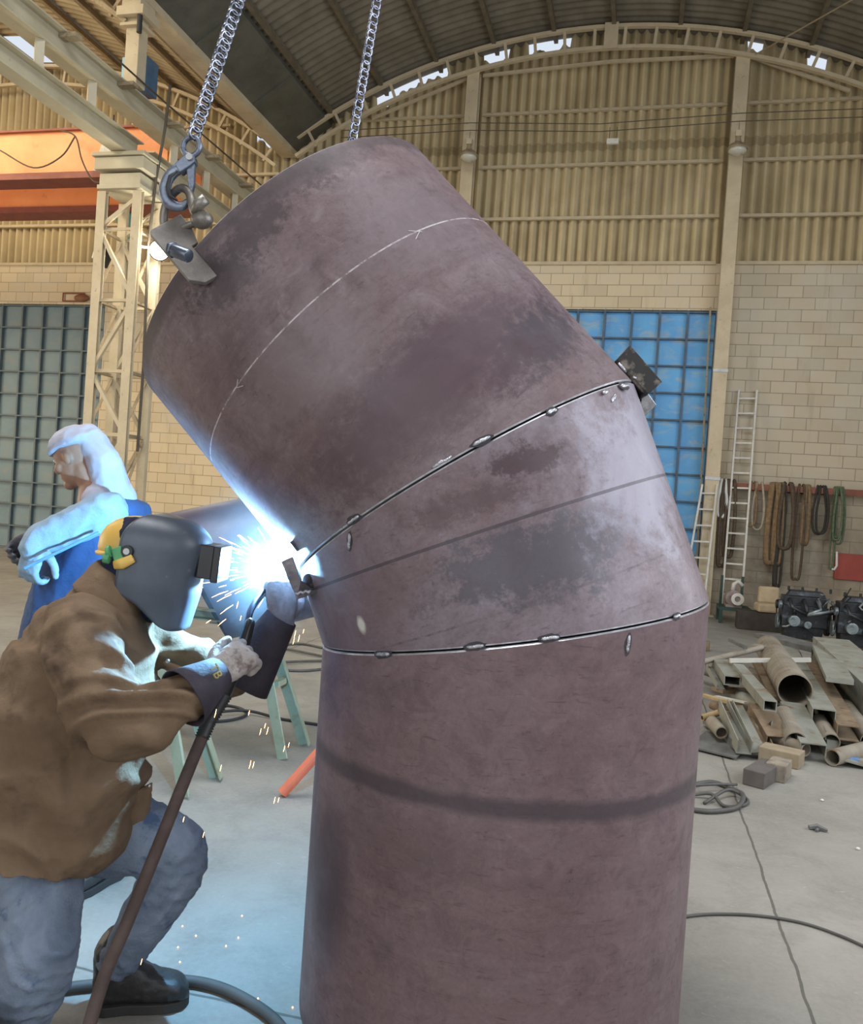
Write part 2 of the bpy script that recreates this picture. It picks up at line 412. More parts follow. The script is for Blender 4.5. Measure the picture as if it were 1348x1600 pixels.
# side walls (outside the frame, closing the hall)
wl = MB(); wl.bb((-19.4, 9.8, 0), (-19.2, WY, 9)); wl.bb((-19.4, -6, 5.6), (-19.2, 9.8, 9)); wl.build('wall_left', BLOCK, kind='structure', origin=(0, 0, 0))
wr = MB(); wr.bb((5.4, -6, 0), (5.6, WY, 2.0)); wr.bb((5.4, -6, 5.9), (5.6, WY, 8)); wr.bb((5.4, 10.2, 2.0), (5.6, WY, 5.9)); wr.build('wall_right', BLOCK, kind='structure', origin=(0, 0, 0))
wf_ = MB(); wf_.bb((-19.4, -6.2, 0), (-6.6, -6, 9)); wf_.bb((3.2, -6.2, 0), (5.6, -6, 9)); wf_.bb((-6.6, -6.2, 6.4), (3.2, -6, 9.2)); wf_.build('wall_front', BLOCK, kind='structure', origin=(0, 0, 0))

# girts on the back wall
def gkind(n): return n
gi = 0
for (x0, x1) in ((-6.9, -3.55), (-3.25, .98), (1.3, 4.9)):
    for z in (8.68, 7.72, 6.78, 5.98):
        if arch(x0 if abs(x0-NX) > abs(x1-NX) else x1) < z+.1:
            # shorten to stay under the arch
            xa, xb = x0, x1
            while arch(xa) < z+.15: xa += .1
            while arch(xb) < z+.15: xb -= .1
        else: xa, xb = x0, x1
        if xb-xa < .3: continue
        gi += 1
        mb = MB(); beam(mb, (xa, WY-.02, z), (xb, WY-.02, z), .07, .07, 'angle', .012)
        mb.build('trim_%d' % (gi+2), BEIGE, kind='structure')
for z in (8.7, 7.72, 6.78, 5.98):
    gi += 1; mb = MB(); beam(mb, (-18.9 if z < 8 else -17.5, WY-.02, z), (-7.2 if z < 8 else -8.3, WY-.02, z), .07, .07, 'angle', .012)
    mb.build('trim_%d' % (gi+2), BEIGE, kind='structure')

# purlins under the vaults, each its own bar
PUR = M('purlin_brown', (.17, .14, .09), (.11, .09, .06), .75, scale=5)
ORD = ('first', 'second', 'third', 'fourth', 'fifth', 'sixth', 'seventh', 'eighth', 'ninth', 'tenth', 'eleventh')
for i, x in enumerate((-6.05, -5.1, -4.08, -3.05, -2.0, -.98, .12, 1.15, 2.2, 3.2, 4.2)):
    mb = MB(); z = arch(x, NX)+.03; beam(mb, (x, 1.0, z), (x, WY, z), .07, .10, 'box')
    mb.build('roof_purlin', PUR, label='dark brown roof purlin, %s counting from the valley gutter towards the right' % ORD[i], cat='purlin', group='purlins under the dark vaulted roof')
for i, x in enumerate((-17.4, -16.2, -15, -13.8, -12.6, -11.5, -10.4, -9.4, -8.4, -7.6)):
    mb = MB(); z = arch(x, LX)+.03; beam(mb, (x, 1.0, z), (x, WY, z), .07, .10, 'box')
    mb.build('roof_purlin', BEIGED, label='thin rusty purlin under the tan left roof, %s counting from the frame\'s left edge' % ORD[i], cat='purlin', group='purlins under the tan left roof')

# arched trusses
def truss(name, cx, x0, x1, y, mat, label, step=.52, ties=True, dep=.36, zt=-.02):
    t = empty(name, ((x0+x1)/2, y, arch(x0, cx)), label, 'roof truss')
    K = 40
    for nm, dz in (('top_chord', zt), ('bottom_chord', zt-dep)):
        mb = MB(); rings = []
        for k in range(K+1):
            x = x0+(x1-x0)*k/K; z = arch(x, cx)+dz; nrm = V((x-cx, 0, math.sqrt(RR*RR-(x-cx)**2))).normalized()
            c = V((x, y, z)); rings.append([c+nrm*.03+V((0, .04, 0)), c+nrm*.03-V((0, .04, 0)), c-nrm*.03-V((0, .04, 0)), c-nrm*.03+V((0, .04, 0))])
        mb.loft(rings); mb.build(nm, mat, t)
    x = x0+.2
    while x < x1:
        nrm = V((x-cx, 0, math.sqrt(RR*RR-(x-cx)**2))).normalized(); a = V((x, y, arch(x, cx)+zt))
        mb = MB(); beam(mb, a, a-nrm*dep, .05, .04, 'box', upv=(0, 1, 0)); mb.build('web_strut', mat, t)
        x += step
    return t
gt = truss('roof_truss', NX, -6.7, 4.7, WY-.35, BEIGE, 'shallow arched lattice truss along the gable of the dark vault')
mb = MB(); mb.bb((NX-.03, WY-.42, ZA-.42), (NX+.2, WY-.38, ZA+.02)); mb.build('splice_plate', BEIGE, gt)
truss('roof_truss', LX, -18.8, -7.1, WY-.35, BEIGE, 'shallow arched lattice truss along the gable of the left bay')
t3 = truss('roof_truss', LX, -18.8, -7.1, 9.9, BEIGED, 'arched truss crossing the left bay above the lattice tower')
# straight rafter braces under the gable arch
for (a, b_, lb) in (((-5.3, 8.62), (-3.55, 9.26), 'slanted steel brace left of the left gable column'), ((-3.25, 9.30), (-1.0, 9.42), 'nearly level steel brace right of the left gable column'),
                    ((-1.0, 9.42), (1.02, 9.40), 'nearly level steel brace left of the right gable column'), ((1.3, 9.36), (2.85, 8.72), 'slanted steel brace right of the right gable column')):
    mb = MB(); beam(mb, (a[0], WY-.2, a[1]), (b_[0], WY-.2, b_[1]), .05, .07, 'angle', .01)
    mb.build('gable_brace', BEIGE, label=lb, cat='brace')

# gable columns
def column(x, ztop, label):
    t = empty('wall_column', (x, WY-.22, 0), label, 'column')
    mb = MB(); beam(mb, (x, WY-.22, 0), (x, WY-.22, ztop), .22, .2, 'ibeam', .014, upv=(0, 1, 0)); mb.build('shaft', BEIGE, t)
    mb = MB(); mb.box((x, WY-.22, .01), (.34, .34, .02)); mb.build('base_plate', BEIGE, t)
    for z in (2.3, 4.1): mb = MB(); mb.box((x, WY-.325, z), (.24, .012, .05)); mb.build('clip', M('galv', (.5, .5, .48), rough=.4, metal=.6), t)
    return t
c1 = column(1.16, 9.4, 'beige steel column between the blue door and the tall ladder')
mb = MB(); beam(mb, (1.02, WY-.12, .3), (.94, WY-.12, 5.2), .03, .03, 'box'); mb.build('conduit', BEIGED, c1)
c2_ = column(-3.4, 9.35, 'beige steel column on the gable left of centre, above the pipe elbow')
# high bay lamps hanging on the gable
GALV = M('galv', (.5, .5, .48), rough=.4, metal=.6)
GLASS_DULL = M('lamp_glass', (.62, .60, .5), (.5, .48, .4), .12, scale=9, coat=1)
def bay_lamp(px, py, label):
    c = PY(px, py, 14.35); t = empty('high_bay_lamp', c, label, 'ceiling lamp')
    def lathe(prof, name, mat):
        mb = MB(); mb.loft([[c+V((r*math.cos(a), r*math.sin(a), z)) for a in [2*math.pi*k/24 for k in range(24)]] for r, z in prof]); return mb.build(name, mat, t, smooth=True)
    lathe([(.02, .2), (.035, .19), (.05, .12), (.06, .09), (.12, .06), (.16, 0), (.165, -.02), (.15, -.02), (.11, .04), (.02, .06)], 'reflector', BEIGED)
    lathe([(.15, -.02), (.14, -.06), (.10, -.09), (.03, -.105), (.005, -.105)], 'lens', GLASS_DULL)
    mb = MB(); mb.box(c+V((0, 0, .24)), (.1, .1, .1)); mb.build('gear_box', BEIGE, t, bevel=.01)
    mb = MB(); mb.cyl(c+V((0, 0, .28)), c+V((0, 0, .42)), .008, 8); mb.build('hook_rod', GALV, t)
    return c
L1 = bay_lamp(1152, 232, 'glass high bay lamp hanging by the right gable column')
L2 = bay_lamp(732, 243, 'glass high bay lamp hanging by the left gable column')
DKW = M('dark_wire', (.10, .08, .055), rough=.7)
for dz, lb in ((0, 'lower thin span wire carrying the high bay lamps'), (.13, 'upper thin span wire above the high bay lamps')):
    mb = MB(); mb.tube([(L2.x-2.4, 14.35, L2.z+.40+dz), (L2.x, 14.35, L2.z+.44+dz), ((L1.x+L2.x)/2, 14.35, L1.z+.36+dz), (L1.x, 14.35, L1.z+.44+dz), (4.2, 14.35, L1.z+.42+dz)], .008, 6)
    mb.build('span_wire', DKW, label=lb, cat='wire')
bx_ = PY(957, 221, 14.35)
t = empty('junction_box', bx_-V((0, 0, .05)), 'small white junction box hanging on the span wire mid gable', 'electrical box')
mb = MB(); mb.box(bx_, (.2, .06, .09)); mb.build('box_body', M('white_plastic', (.75, .72, .62), rough=.5), t, bevel=.008)
for sx in (-.06, .06): mb = MB(); mb.cyl(bx_+V((sx, 0, .03)), bx_+V((sx, 0, .24)), .005, 6); mb.build('hanger', DKW, t)
# diagonal tie rod crossing the vault at the upper right
mb = MB(); mb.tube([PY(1180, 85, 14.5), PY(1348, -10, 12.6)], .012, 6); mb.build('tie_rod', BEIGED, label='thin tie rod slanting across the dark vault at upper right', cat='tie rod')

# ------------------------------------------------------------------ crane runway of the left bay
RXW = -7.0
def runway():
    t = empty('crane_runway', (RXW, 10, 5.95), 'grey green crane runway beam with rail resting on the lattice tower', 'crane runway')
    mb = MB(); beam(mb, (RXW, 3, 6.08), (RXW, 10.15, 6.08), .22, .26, 'ibeam', .016); mb.build('lower_chord', GREENB, t)
    mb = MB(); beam(mb, (RXW, 10.4, 6.08), (RXW, 14.9, 6.08), .22, .26, 'ibeam', .016); mb.build('lower_chord', GREENB, t)
    mb = MB(); beam(mb, (RXW-.05, 3, 6.70), (RXW-.05, 14.9, 6.70), .26, .30, 'ibeam', .018); mb.build('upper_chord', GREENB, t)
    mb = MB(); beam(mb, (RXW-.05, 3, 6.87), (RXW-.05, 14.9, 6.87), .06, .05, 'box'); mb.build('rail', BEIGED, t)
    y = 3.45
    while y < 14.8:
        if abs(y-10.25) > .3:
            mb = MB(); beam(mb, (RXW, y, 6.2), (RXW, y, 6.56), .1, .1, 'box'); mb.build('strut', GREENB, t)
        y += .95
    y = 4.0
    while y < 14.9:
        mb = MB(); mb.bb((RXW-.32, y-.06, 6.78), (RXW+.2, y+.06, 6.83)); mb.build('rail_clip', BEIGED, t); y += 1.15
    mb = MB(); mb.tube([(RXW+.13, 3, 6.98), (RXW+.15, 8, 6.97), (RXW+.14, 10.6, 6.95), (RXW+.14, 14.8, 6.98)], .014, 6); mb.build('power_cable', DKW, t)
runway()
# far runway sill beam seen beyond (same bay)
def tower():
    cy = 10.1; hx, hy = .27, .24
    t = empty('lattice_tower', (RXW, cy, 0), 'beige lattice tower carrying the crane runway beam', 'tower')
    for sx in (-1, 1):
        for sy in (-1, 1):
            mb = MB(); beam(mb, (RXW+sx*hx, cy+sy*hy, 0), (RXW+sx*hx, cy+sy*hy, 5.45), .13, .07, 'cside', .008, upv=(0, sy, 0)); mb.build('leg', BEIGE, t)
    zs = [.1, 1.15, 2.2, 3.05, 4.0, 4.95, 5.4]
    for i, z in enumerate(zs[:-1]):
        for sy in (-1, 1):
            mb = MB(); beam(mb, (RXW-hx, cy+sy*hy, z), (RXW+hx, cy+sy*hy, z), .05, .05, 'angle', .006); mb.build('cross_bar', BEIGE, t)
            a, b_ = (-hx, hx) if i % 2 else (hx, -hx)
            mb = MB(); beam(mb, (RXW+a, cy+sy*hy, z+.03), (RXW+b_, cy+sy*hy, zs[i+1]-.03), .05, .045, 'angle', .006, upv=(0, 1, 0)); mb.build('diagonal', BEIGE, t)
        for sx in (-1, 1):
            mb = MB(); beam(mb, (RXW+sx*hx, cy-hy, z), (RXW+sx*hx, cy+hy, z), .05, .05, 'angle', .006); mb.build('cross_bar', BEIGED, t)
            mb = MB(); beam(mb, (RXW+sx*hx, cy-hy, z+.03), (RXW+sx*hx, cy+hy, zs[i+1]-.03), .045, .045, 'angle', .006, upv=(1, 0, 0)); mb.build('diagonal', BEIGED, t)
    mb = MB(); mb.box((RXW, cy, 5.50), (.66, .60, .06)); mb.box((RXW, cy, 5.60), (.62, .56, .16)); mb.box((RXW, cy, 5.80), (.74, .66, .16)); mb.box((RXW, cy, 5.915), (.80, .72, .05)); mb.build('cap', GREENB, t, bevel=.006)
    # tower foot
    mb = MB(); mb.box((RXW, cy, .02), (.8, .75, .04)); mb.build('base_plate', BEIGE, t)
    # down cable on the right leg
    mb = MB(); mb.tube([(RXW+.42, cy+.1, 7.0), (RXW+.45, cy, 6.4), (RXW+.36, cy, 5.7), (RXW+.34, cy-.05, 4.8), (RXW+.35, cy, 3.2), (RXW+.34, cy, 2)], .02, 8); mb.build('cable', DKW, t)
tower()
# post from the runway up to the valley gutter
t = empty('roof_post', (RXW, 10.0, 6.9), 'beige post rising from the crane runway to the roof valley', 'post')
mb = MB(); mb.bb((RXW-.1, 9.9, 6.9), (RXW+.1, 10.1, 7.9)); mb.build('shaft', BEIGE, t, bevel=.006)
mb = MB(); mb.bb((RXW-.16, 9.84, 7.66), (RXW+.16, 10.16, 7.70)); mb.bb((RXW-.2, 9.8, 7.78), (RXW+.2, 10.2, 7.9)); mb.bb((RXW-.14, 9.83, 7.9), (RXW+.14, 10.17, 8.02)); mb.build('capital', BEIGE, t)
mb = MB(); mb.cyl((RXW+.13, 9.85, 7.55), (RXW+.13, 9.85, 7.8), .035, 10); mb.build('insulator', M('black_rubber', (.03, .03, .03), rough=.5), t)
# blue cabinet behind the post
cc = PY(218, 122, 11.0)
t = empty('electrical_cabinet', cc-V((0, 0, .35)), 'blue sheet steel cabinet fixed high behind the beige roof post', 'cabinet')
mb = MB(); mb.box(cc, (.42, .30, .5)); mb.build('cabinet_body', M('blue_cabinet', (.07, .16, .28), (.05, .12, .22), .5), t, bevel=.01)
mb = MB(); mb.box(cc+V((0, -.16, 0)), (.38, .02, .46)); mb.build('cabinet_door', M('pale_blue_front', (.34, .55, .66), (.28, .46, .56), .5), t, bevel=.006)
mb = MB(); mb.bb((cc.x-.05, cc.y-.05, 6.86), (cc.x+.05, cc.y+.05, cc.z-.24)); mb.build('bracket', BEIGE, t)

# overhead travelling crane of the left bay
ORANGE = M('orange_paint', (.93, .36, .13), (.85, .30, .10), .5, scale=2, c3=(.45, .17, .07), s3=3, fac3=(.62, .8))
REDBR = M('red_brown_paint', (.28, .075, .045), (.22, .06, .04), .6)
t = empty('overhead_crane', (-12.8, 12.0, 5.9), 'orange twin girder overhead crane spanning the left bay', 'overhead crane')
for y, p0, p1 in ((11.5, 213, 287), (12.5, 262, 338)):
    z1 = PY(80, p0, y).z; z0 = PY(80, p1, y).z
    mb = MB(); mb.bb((-18.6, y-.14, z0+.1), (-7.3, y+.14, z1)); mb.build('girder', ORANGE, t)
    mb = MB(); mb.bb((-18.6, y-.2, z0), (-7.3, y+.2, z0+.1)); mb.build('flange', REDBR, t)
    mb = MB(); mb.bb((-18.6, y-.2, z1), (-7.3, y+.2, z1+.03)); mb.build('flange', REDBR, t)
mb = MB(); q = PY(160, 235, 11.0); mb.prism([q+V((-.14, 0, -.3)), q+V((.12, 0, -.3)), q+V((.2, 0, .1)), q+V((.12, 0, .45)), q+V((-.02, 0, .1))], (0, .03, 0)); mb.build('guard_plate', M('pale_plate', (.62, .60, .52), rough=.5), t)
def sagging(pts, r, name, mat, label=None, cat=None, parent=None, n=7, **k):
    P = [V(p) for p in pts]; out = []
    Q = [P[0]*2-P[1]]+P+[P[-1]*2-P[-2]]
    for i in range(1, len(Q)-2):
        for j in range(6):
            t_ = j/6; a, b_, c, d = Q[i-1:i+3]
            out.append(.5*((2*b_)+(c-a)*t_+(2*a-5*b_+4*c-d)*t_*t_+(3*b_-a-3*c+d)*t_**3))
    out.append(P[-1]); mb = MB(); mb.tube(out, r, n); return mb.build(name, mat, parent, smooth=True, label=label, cat=cat, **k)
sagging([PY(118, 212, 11.15), PY(95, 245, 11.15), PY(52, 262, 11.15), PY(0, 235, 11.15)], .012, 'festoon_cable', DKW, parent=t)
sagging([PY(95, 203, 11.15), PY(118, 214, 11.15), PY(128, 250, 11.15), PY(145, 282, 11.15), PY(163, 285, 11.15)], .012, 'festoon_cable', DKW, parent=t)

# flood lamp shining on the tower, and the dark flood lamp seen edge on
lp = PX(249, 391, -6.55)
t = empty('flood_lamp', lp-V((0, 0, .12)), 'round flood lamp glowing white on the lattice tower', 'lamp')
dv = (V((-1.2, 2.2, 1.4))-lp).normalized()
mb = MB(); mb.tube([lp-dv*.16, lp-dv*.05, lp, lp+dv*.02], [.05, .09, .135, .14], 24); mb.build('housing', M('black_rubber', (.03, .03, .03)), t, smooth=True)
mb = MB(); mb.sphere(lp+dv*.02, (.125, .125, .125), 20, 12); mb.build('bulb_glass', M('lamp_glow', (1, 1, .95), em=(1, .98, .9), ems=14), t, smooth=True)
mb = MB(); mb.tube([lp-dv*.1, V((RXW+.29, 9.9, lp.z-.02))], .02, 8); mb.build('bracket', GALV, t)
plight('flood_lamp_light', lp+dv*.2, 60, (1, .97, .85), .1)
dl = PX(160, 395, -7.6)
t = empty('unlit_lamp', dl-V((0, 0, .2)), 'black flood lamp seen edge on, left of the lattice tower', 'lamp')
mb = MB(); mb.tube([dl+V((-.07, 0, .17)), dl+V((-.01, 0, .1)), dl+V((.03, 0, -.05)), dl+V((.04, 0, -.2))], [.02, .05, .06, .03], 14, flat=(1, 2.6)); mb.build('housing', M('black_rubber', (.03, .03, .03)), t, smooth=True)
mb = MB(); mb.box(dl+V((-.055, -.02, -.04)), (.03, .2, .15), Matrix.Rotation(R_(14), 3, 'Y')); mb.build('lens', M('white_plastic', (.75, .72, .62)), t, bevel=.01)
mb = MB(); mb.tube([dl+V((0, 0, 0)), (RXW-.27, 9.9, dl.z)], .015, 8); mb.build('bracket', GALV, t)
q0 = dl+V((0, .06, .0))
sagging([(q0.x, q0.y, 6.76), (q0.x, q0.y, 5.5), (q0.x-.02, q0.y, 4), (q0.x-.02, q0.y, 1.2)], .012, 'hanging_cable', DKW, 'thin dark cable hanging straight past the edge-on black lamp', 'cable')
# teal drum on a shelf behind the tower
q = PY(202, 352, 12.6)
t = empty('teal_hopper', q-V((0, 0, .32)), 'teal painted drum seen through the lattice tower', 'drum')
mb = MB(); mb.tube([q-V((0, 0, .3)), q-V((0, 0, .12)), q+V((0, 0, .1)), q+V((0, 0, .14))], [.1, .15, .24, .24], 18); mb.build('drum_body', M('teal_paint', (.10, .38, .30), (.08, .3, .25), .5), t, smooth=True)
mb = MB(); mb.tube([q-V((0, 0, .3)), V((q.x, q.y, 0))], .04, 10); mb.build('stand_pipe', BEIGED, t)
# small caged lamp over the slate door
q = PY(118, 466, 14.97)
t = empty('bracket_frame', q-V((0, 0, .06)), 'small rusty wire bracket above the slate blue door', 'bracket')
mb = MB()
for a, b_ in (((-.3, .1), (.2, .1)), ((-.3, -.06), (.2, -.06)), ((-.3, .1), (-.3, -.06)), ((.2, .1), (.2, -.06))): mb.tube([q+V((a[0], 0, a[1])), q+V((b_[0], 0, b_[1]))], .015, 6)
mb.build('wire_frame', REDBR, t)
mb = MB(); mb.sphere(q+V((.16, -.02, .0)), (.18, .07, .08), 12, 8); mb.build('rag', M('rusty_lump', (.30, .13, .06), (.2, .08, .04)), t, smooth=True)
# ================================================================== THE PIPE ELBOW
R = .6; TH = .012
AZ = R_(-1.8635); bdir = V((-math.cos(AZ), math.sin(AZ), 0)); zz = V((0, 0, 1)); s22 = R_(22.5)
AX = [zz, zz*math.cos(s22)+bdir*math.sin(s22), zz*math.cos(2*s22)+bdir*math.sin(2*s22)]
J0 = V((-.37296, 2.69309, 0)); J1 = J0+AX[0]*1.23969; J2 = J1+AX[1]*.46252; J3 = J2+AX[2]*.90756
JP = [J0, J1, J2, J3]; side = bdir.cross(zz).normalized()
N1 = (AX[0]+AX[1]).normalized(); N2 = (AX[1]+AX[2]).normalized()
def on_pipe(i, th, v, rr=R):
    e1 = AX[i].cross(side); return JP[i]+AX[i]*v+(side*math.cos(th)+e1*math.sin(th))*rr
def pipe_hit(i, x, y):
    d = ray(x, y); a = AX[i]; o = CAM-JP[i]; dp = d-a*d.dot(a); op = o-a*o.dot(a)
    A_, B_, C_ = dp.dot(dp), 2*dp.dot(op), op.dot(op)-R*R; q = max(B_*B_-4*A_*C_, 0)
    h = CAM+d*((-B_-math.sqrt(q))/(2*A_)); v = (h-JP[i]).dot(a); w_ = h-JP[i]-a*v
    th = math.atan2(w_.dot(a.cross(side)), w_.dot(side)) % (2*math.pi)
    return h, th, v, w_.normalized()
def pipe_mat(name, base, cool, bands, blobs, lines, streak=.5, seed=0.):
    m, nt, p = newmat(name)
    uv = nd(nt, 'ShaderNodeUVMap').outputs[0]; s = nd(nt, 'ShaderNodeSeparateXYZ'); nt.links.new(uv, s.inputs[0])
    off = nd(nt, 'ShaderNodeVectorMath', operation='ADD'); nt.links.new(uv, off.inputs[0]); off.inputs[1].default_value = (seed, seed*1.7, seed)
    vec = off.outputs[0]
    nA = noise_(nt, vec, 1.7, 7, .62, .6); nB = noise_(nt, vec, 5.5, 7, .7, .5); nC = noise_(nt, vec, 26, 5, .75); nD = noise_(nt, vec, 2.2, 5, .65, .2, (.7, 6, 1)); nE = noise_(nt, vec, 95, 3, .7)
    c = ramp(nt, nA, [(.32, base), (.68, cool)])
    c = mixc(nt, ramp(nt, nB, [(.50, 0), (.72, .55)]), c, tuple(x*.62 for x in base))
    c = mixc(nt, ramp(nt, nD, [(.48, 0), (.75, streak)]), c, (.10, .055, .065))
    c = mixc(nt, ramp(nt, nB, [(.26, .55), (.40, 0)]), c, tuple(min(1, x*1.3) for x in cool))
    f = ramp(nt, nC, [(.62, 0), (.72, .75)]); c = mixc(nt, math_(nt, 'MULTIPLY', f, ramp(nt, nB, [(.42, 0), (.6, 1)])), c, (.05, .03, .032))
    nF = noise_(nt, vec, 12, 8, .72, .8); nG = noise_(nt, vec, 42, 4, .6, .3, (.5, 2.2, 1))
    c = mixc(nt, ramp(nt, nF, [(.50, 0), (.66, .42)]), c, tuple(x*.45 for x in base))
    c = mixc(nt, ramp(nt, nF, [(.33, .35), (.46, 0)]), c, tuple(min(1, x*1.35) for x in cool))
    c = mixc(nt, ramp(nt, nG, [(.60, 0), (.72, .5)]), c, (.07, .035, .035))
    c = mixc(nt, ramp(nt, nE, [(.3, .25), (.7, 0)]), c, (.04, .03, .035))
    for (u0, v0, ru, rv, col, amt, ns) in blobs:
        du = math_(nt, 'DIVIDE', math_(nt, 'SUBTRACT', s.outputs[0], u0), ru); dv_ = math_(nt, 'DIVIDE', math_(nt, 'SUBTRACT', s.outputs[1], v0), rv)
        d = math_(nt, 'SQRT', math_(nt, 'ADD', math_(nt, 'MULTIPLY', du, du), math_(nt, 'MULTIPLY', dv_, dv_)))
        d = math_(nt, 'ADD', d, math_(nt, 'MULTIPLY', math_(nt, 'SUBTRACT', nB, .5), 3.0*ns)); d = math_(nt, 'ADD', d, math_(nt, 'MULTIPLY', math_(nt, 'SUBTRACT', nC, .5), 3.0*ns))
        c = mixc(nt, ramp(nt, d, [(.45, amt), (.92, 0)]), c, col)
    for (v0, hw, col, amt, brk) in bands:
        d = math_(nt, 'ABSOLUTE', math_(nt, 'SUBTRACT', s.outputs[1], v0)); d = math_(nt, 'ADD', d, math_(nt, 'MULTIPLY', math_(nt, 'SUBTRACT', nB, .5), brk))
        c = mixc(nt, ramp(nt, math_(nt, 'DIVIDE', d, hw*2), [(.2, amt), (.5, 0)]), c, col)
    for (v0, hw, col, amt, thr) in lines:
        d = math_(nt, 'LESS_THAN', math_(nt, 'ABSOLUTE', math_(nt, 'SUBTRACT', s.outputs[1], v0)), hw)
        c = mixc(nt, math_(nt, 'MULTIPLY', d, ramp(nt, nC, [(thr, 0), (thr+.15, amt)])), c, col)
    nt.links.new(c, p.inputs['Base Color']); p.inputs['Metallic'].default_value = .12
    nt.links.new(ramp(nt, nB, [(.3, .36), (.65, .6)]), p.inputs['Roughness'])
    b = nd(nt, 'ShaderNodeBump', i_Strength=.12, i_Distance=.004); nt.links.new(nC, b.inputs['Height']); nt.links.new(b.outputs[0], p.inputs['Normal'])
    return m
U = lambda th: (th % (2*math.pi))*R
DK = (.050, .038, .045); MV = (.185, .112, .118); CB = (.215, .175, .195)
mat_low = pipe_mat('mauve_steel_low', (.180, .110, .113), (.205, .142, .150), [(.835, .035, DK, .75, .05), (.02, .03, DK, .3, .05)],
    [(U(2.32), .50, .17, .30, (.06, .036, .045), .8, .12), (U(2.0), .55, .16, .42, (.07, .042, .05), .7, .12), (U(2.85), .70, .3, .1, (.11, .07, .072), .4, .6)], [], .35, 1.3)  # the two darkest blobs paint the shadow at lower left into the colour
mat_mid = pipe_mat('mauve_steel_mid', (.188, .122, .126), (.250, .208, .235), [],
    [(U(3.50), .17, .36, .13, (.075, .065, .078), .8, .75), (U(3.75), .20, .2, .10, (.09, .075, .088), .7, .7), (U(3.63), .42, .16, .05, (.06, .032, .035), .85, .8), (U(4.15), .30, .30, .28, (.30, .275, .33), .75, .45),  # pale bluish blobs at the right paint the highlight over the mill scale
     (U(4.5), .45, .2, .2, (.30, .28, .34), .6, .6), (U(2.5), .2, .3, .3, (.17, .105, .11), .5, .3), (U(3.3), .36, .25, .05, (.085, .05, .055), .6, .9), (U(2.57), .145, .022, .032, (.62, .58, .50), 1, .12)],
    [(.282, .0045, DK, .75, .2), (.07, .003, DK, .5, .45)], .25, 5.2)
mat_top = pipe_mat('mauve_steel_top', (.168, .104, .105), (.228, .180, .188), [(.885, .03, (.06, .045, .045), .6, .08)],
    [(U(3.55), .20, .75, .16, (.085, .052, .062), .8, .45), (U(4.05), .12, .3, .14, (.06, .048, .058), .75, .6), (U(3.3), .12, .5, .12, (.10, .06, .068), .6, .5), (U(3.2), .82, .3, .06, (.055, .038, .04), .8, .8), (U(3.0), .78, .12, .10, (.05, .035, .038), .7, .7),
     (U(3.5), .86, .4, .05, (.08, .055, .06), .6, .8), (U(3.0), .45, .35, .18, (.19, .145, .148), .5, .5), (U(2.7), .9, .3, .06, (.09, .06, .06), .6, .5), (U(2.0), .3, .10, .16, (.14, .125, .14), .6, .5), (U(3.9), .6, .3, .2, (.18, .145, .155), .5, .4)],
    [(.556, .0022, (.55, .50, .50), .8, .38), (.0, .001, DK, 0, .4)], .6, 9.1)
LIP = M('ground_steel_lip', (.75, .75, .78), (.45, .44, .46), .3, .7, scale=30)
INNER = M('pipe_inside', (.05, .04, .04), (.03, .025, .025), .7)
def section(i, n0, q0, n1, q1, mat, label):
    """mitred shell between plane (n0,q0) and (n1,q1); UV = metres round / along"""
    a = AX[i]; K = 160; L = 28; mb = MB(); uv = []
    def put(th, rr, n_, q_, shift):
        b0 = JP[i]+(side*math.cos(th)+a.cross(side)*math.sin(th))*rr
        return b0+a*((q_-b0).dot(n_)/a.dot(n_)+shift)
    CH = .004
    for k in range(K+1):
        th = 2*math.pi*k/K
        lo = put(th, R, n0, q0, CH); hi = put(th, R, n1, q1, -CH)
        prof = [put(th, R-TH, n0, q0, 0), put(th, R-CH, n0, q0, 0)]+[lo.lerp(hi, j/L) for j in range(L+1)]+[put(th, R-CH, n1, q1, 0), put(th, R-TH, n1, q1, 0)]
        for q in prof: mb.v.append(q); uv.append((th*R, (q-JP[i]).dot(a)))
    n = L+5
    for k in range(K):
        for j in range(n):
            j2 = (j+1) % n
            if j == n-1: mi = 2
            elif j < 2 or j >= n-3: mi = 1
            else: mi = 0
            mb.f.append([k*n+j, (k+1)*n+j, (k+1)*n+j2, k*n+j2]); mb.mi.append(mi)
    mb.uv = uv
    o = mb.build('pipe_section', [mat, LIP, INNER], ELB, label=label); o.data.polygons.foreach_set('use_smooth', [True]*len(o.data.polygons)); smooth_by_angle(o.data, 30)
    return o
ELB = empty('pipe_elbow', J0, 'huge mauve brown three piece steel pipe elbow standing on the floor', 'pipe')
G = .0028
section(0, zz, J0, N1, J1-N1*G, mat_low, 'lower upright mauve section with a dark band round it')
section(1, N1, J1+N1*G, N2, J2-N2*G, mat_mid, 'middle mitred section with blue grey mill scale')
section(2, N2, J2+N2*G, AX[2], J3, mat_top, 'upper tilted section with a chalk line round it')
WELD = M('bright_weld', (.62, .62, .66), (.34, .33, .36), .28, .8, scale=60, bump=.5, bscale=90)
SOOT = M('soot_halo', (.035, .032, .036), (.05, .042, .046), .7)
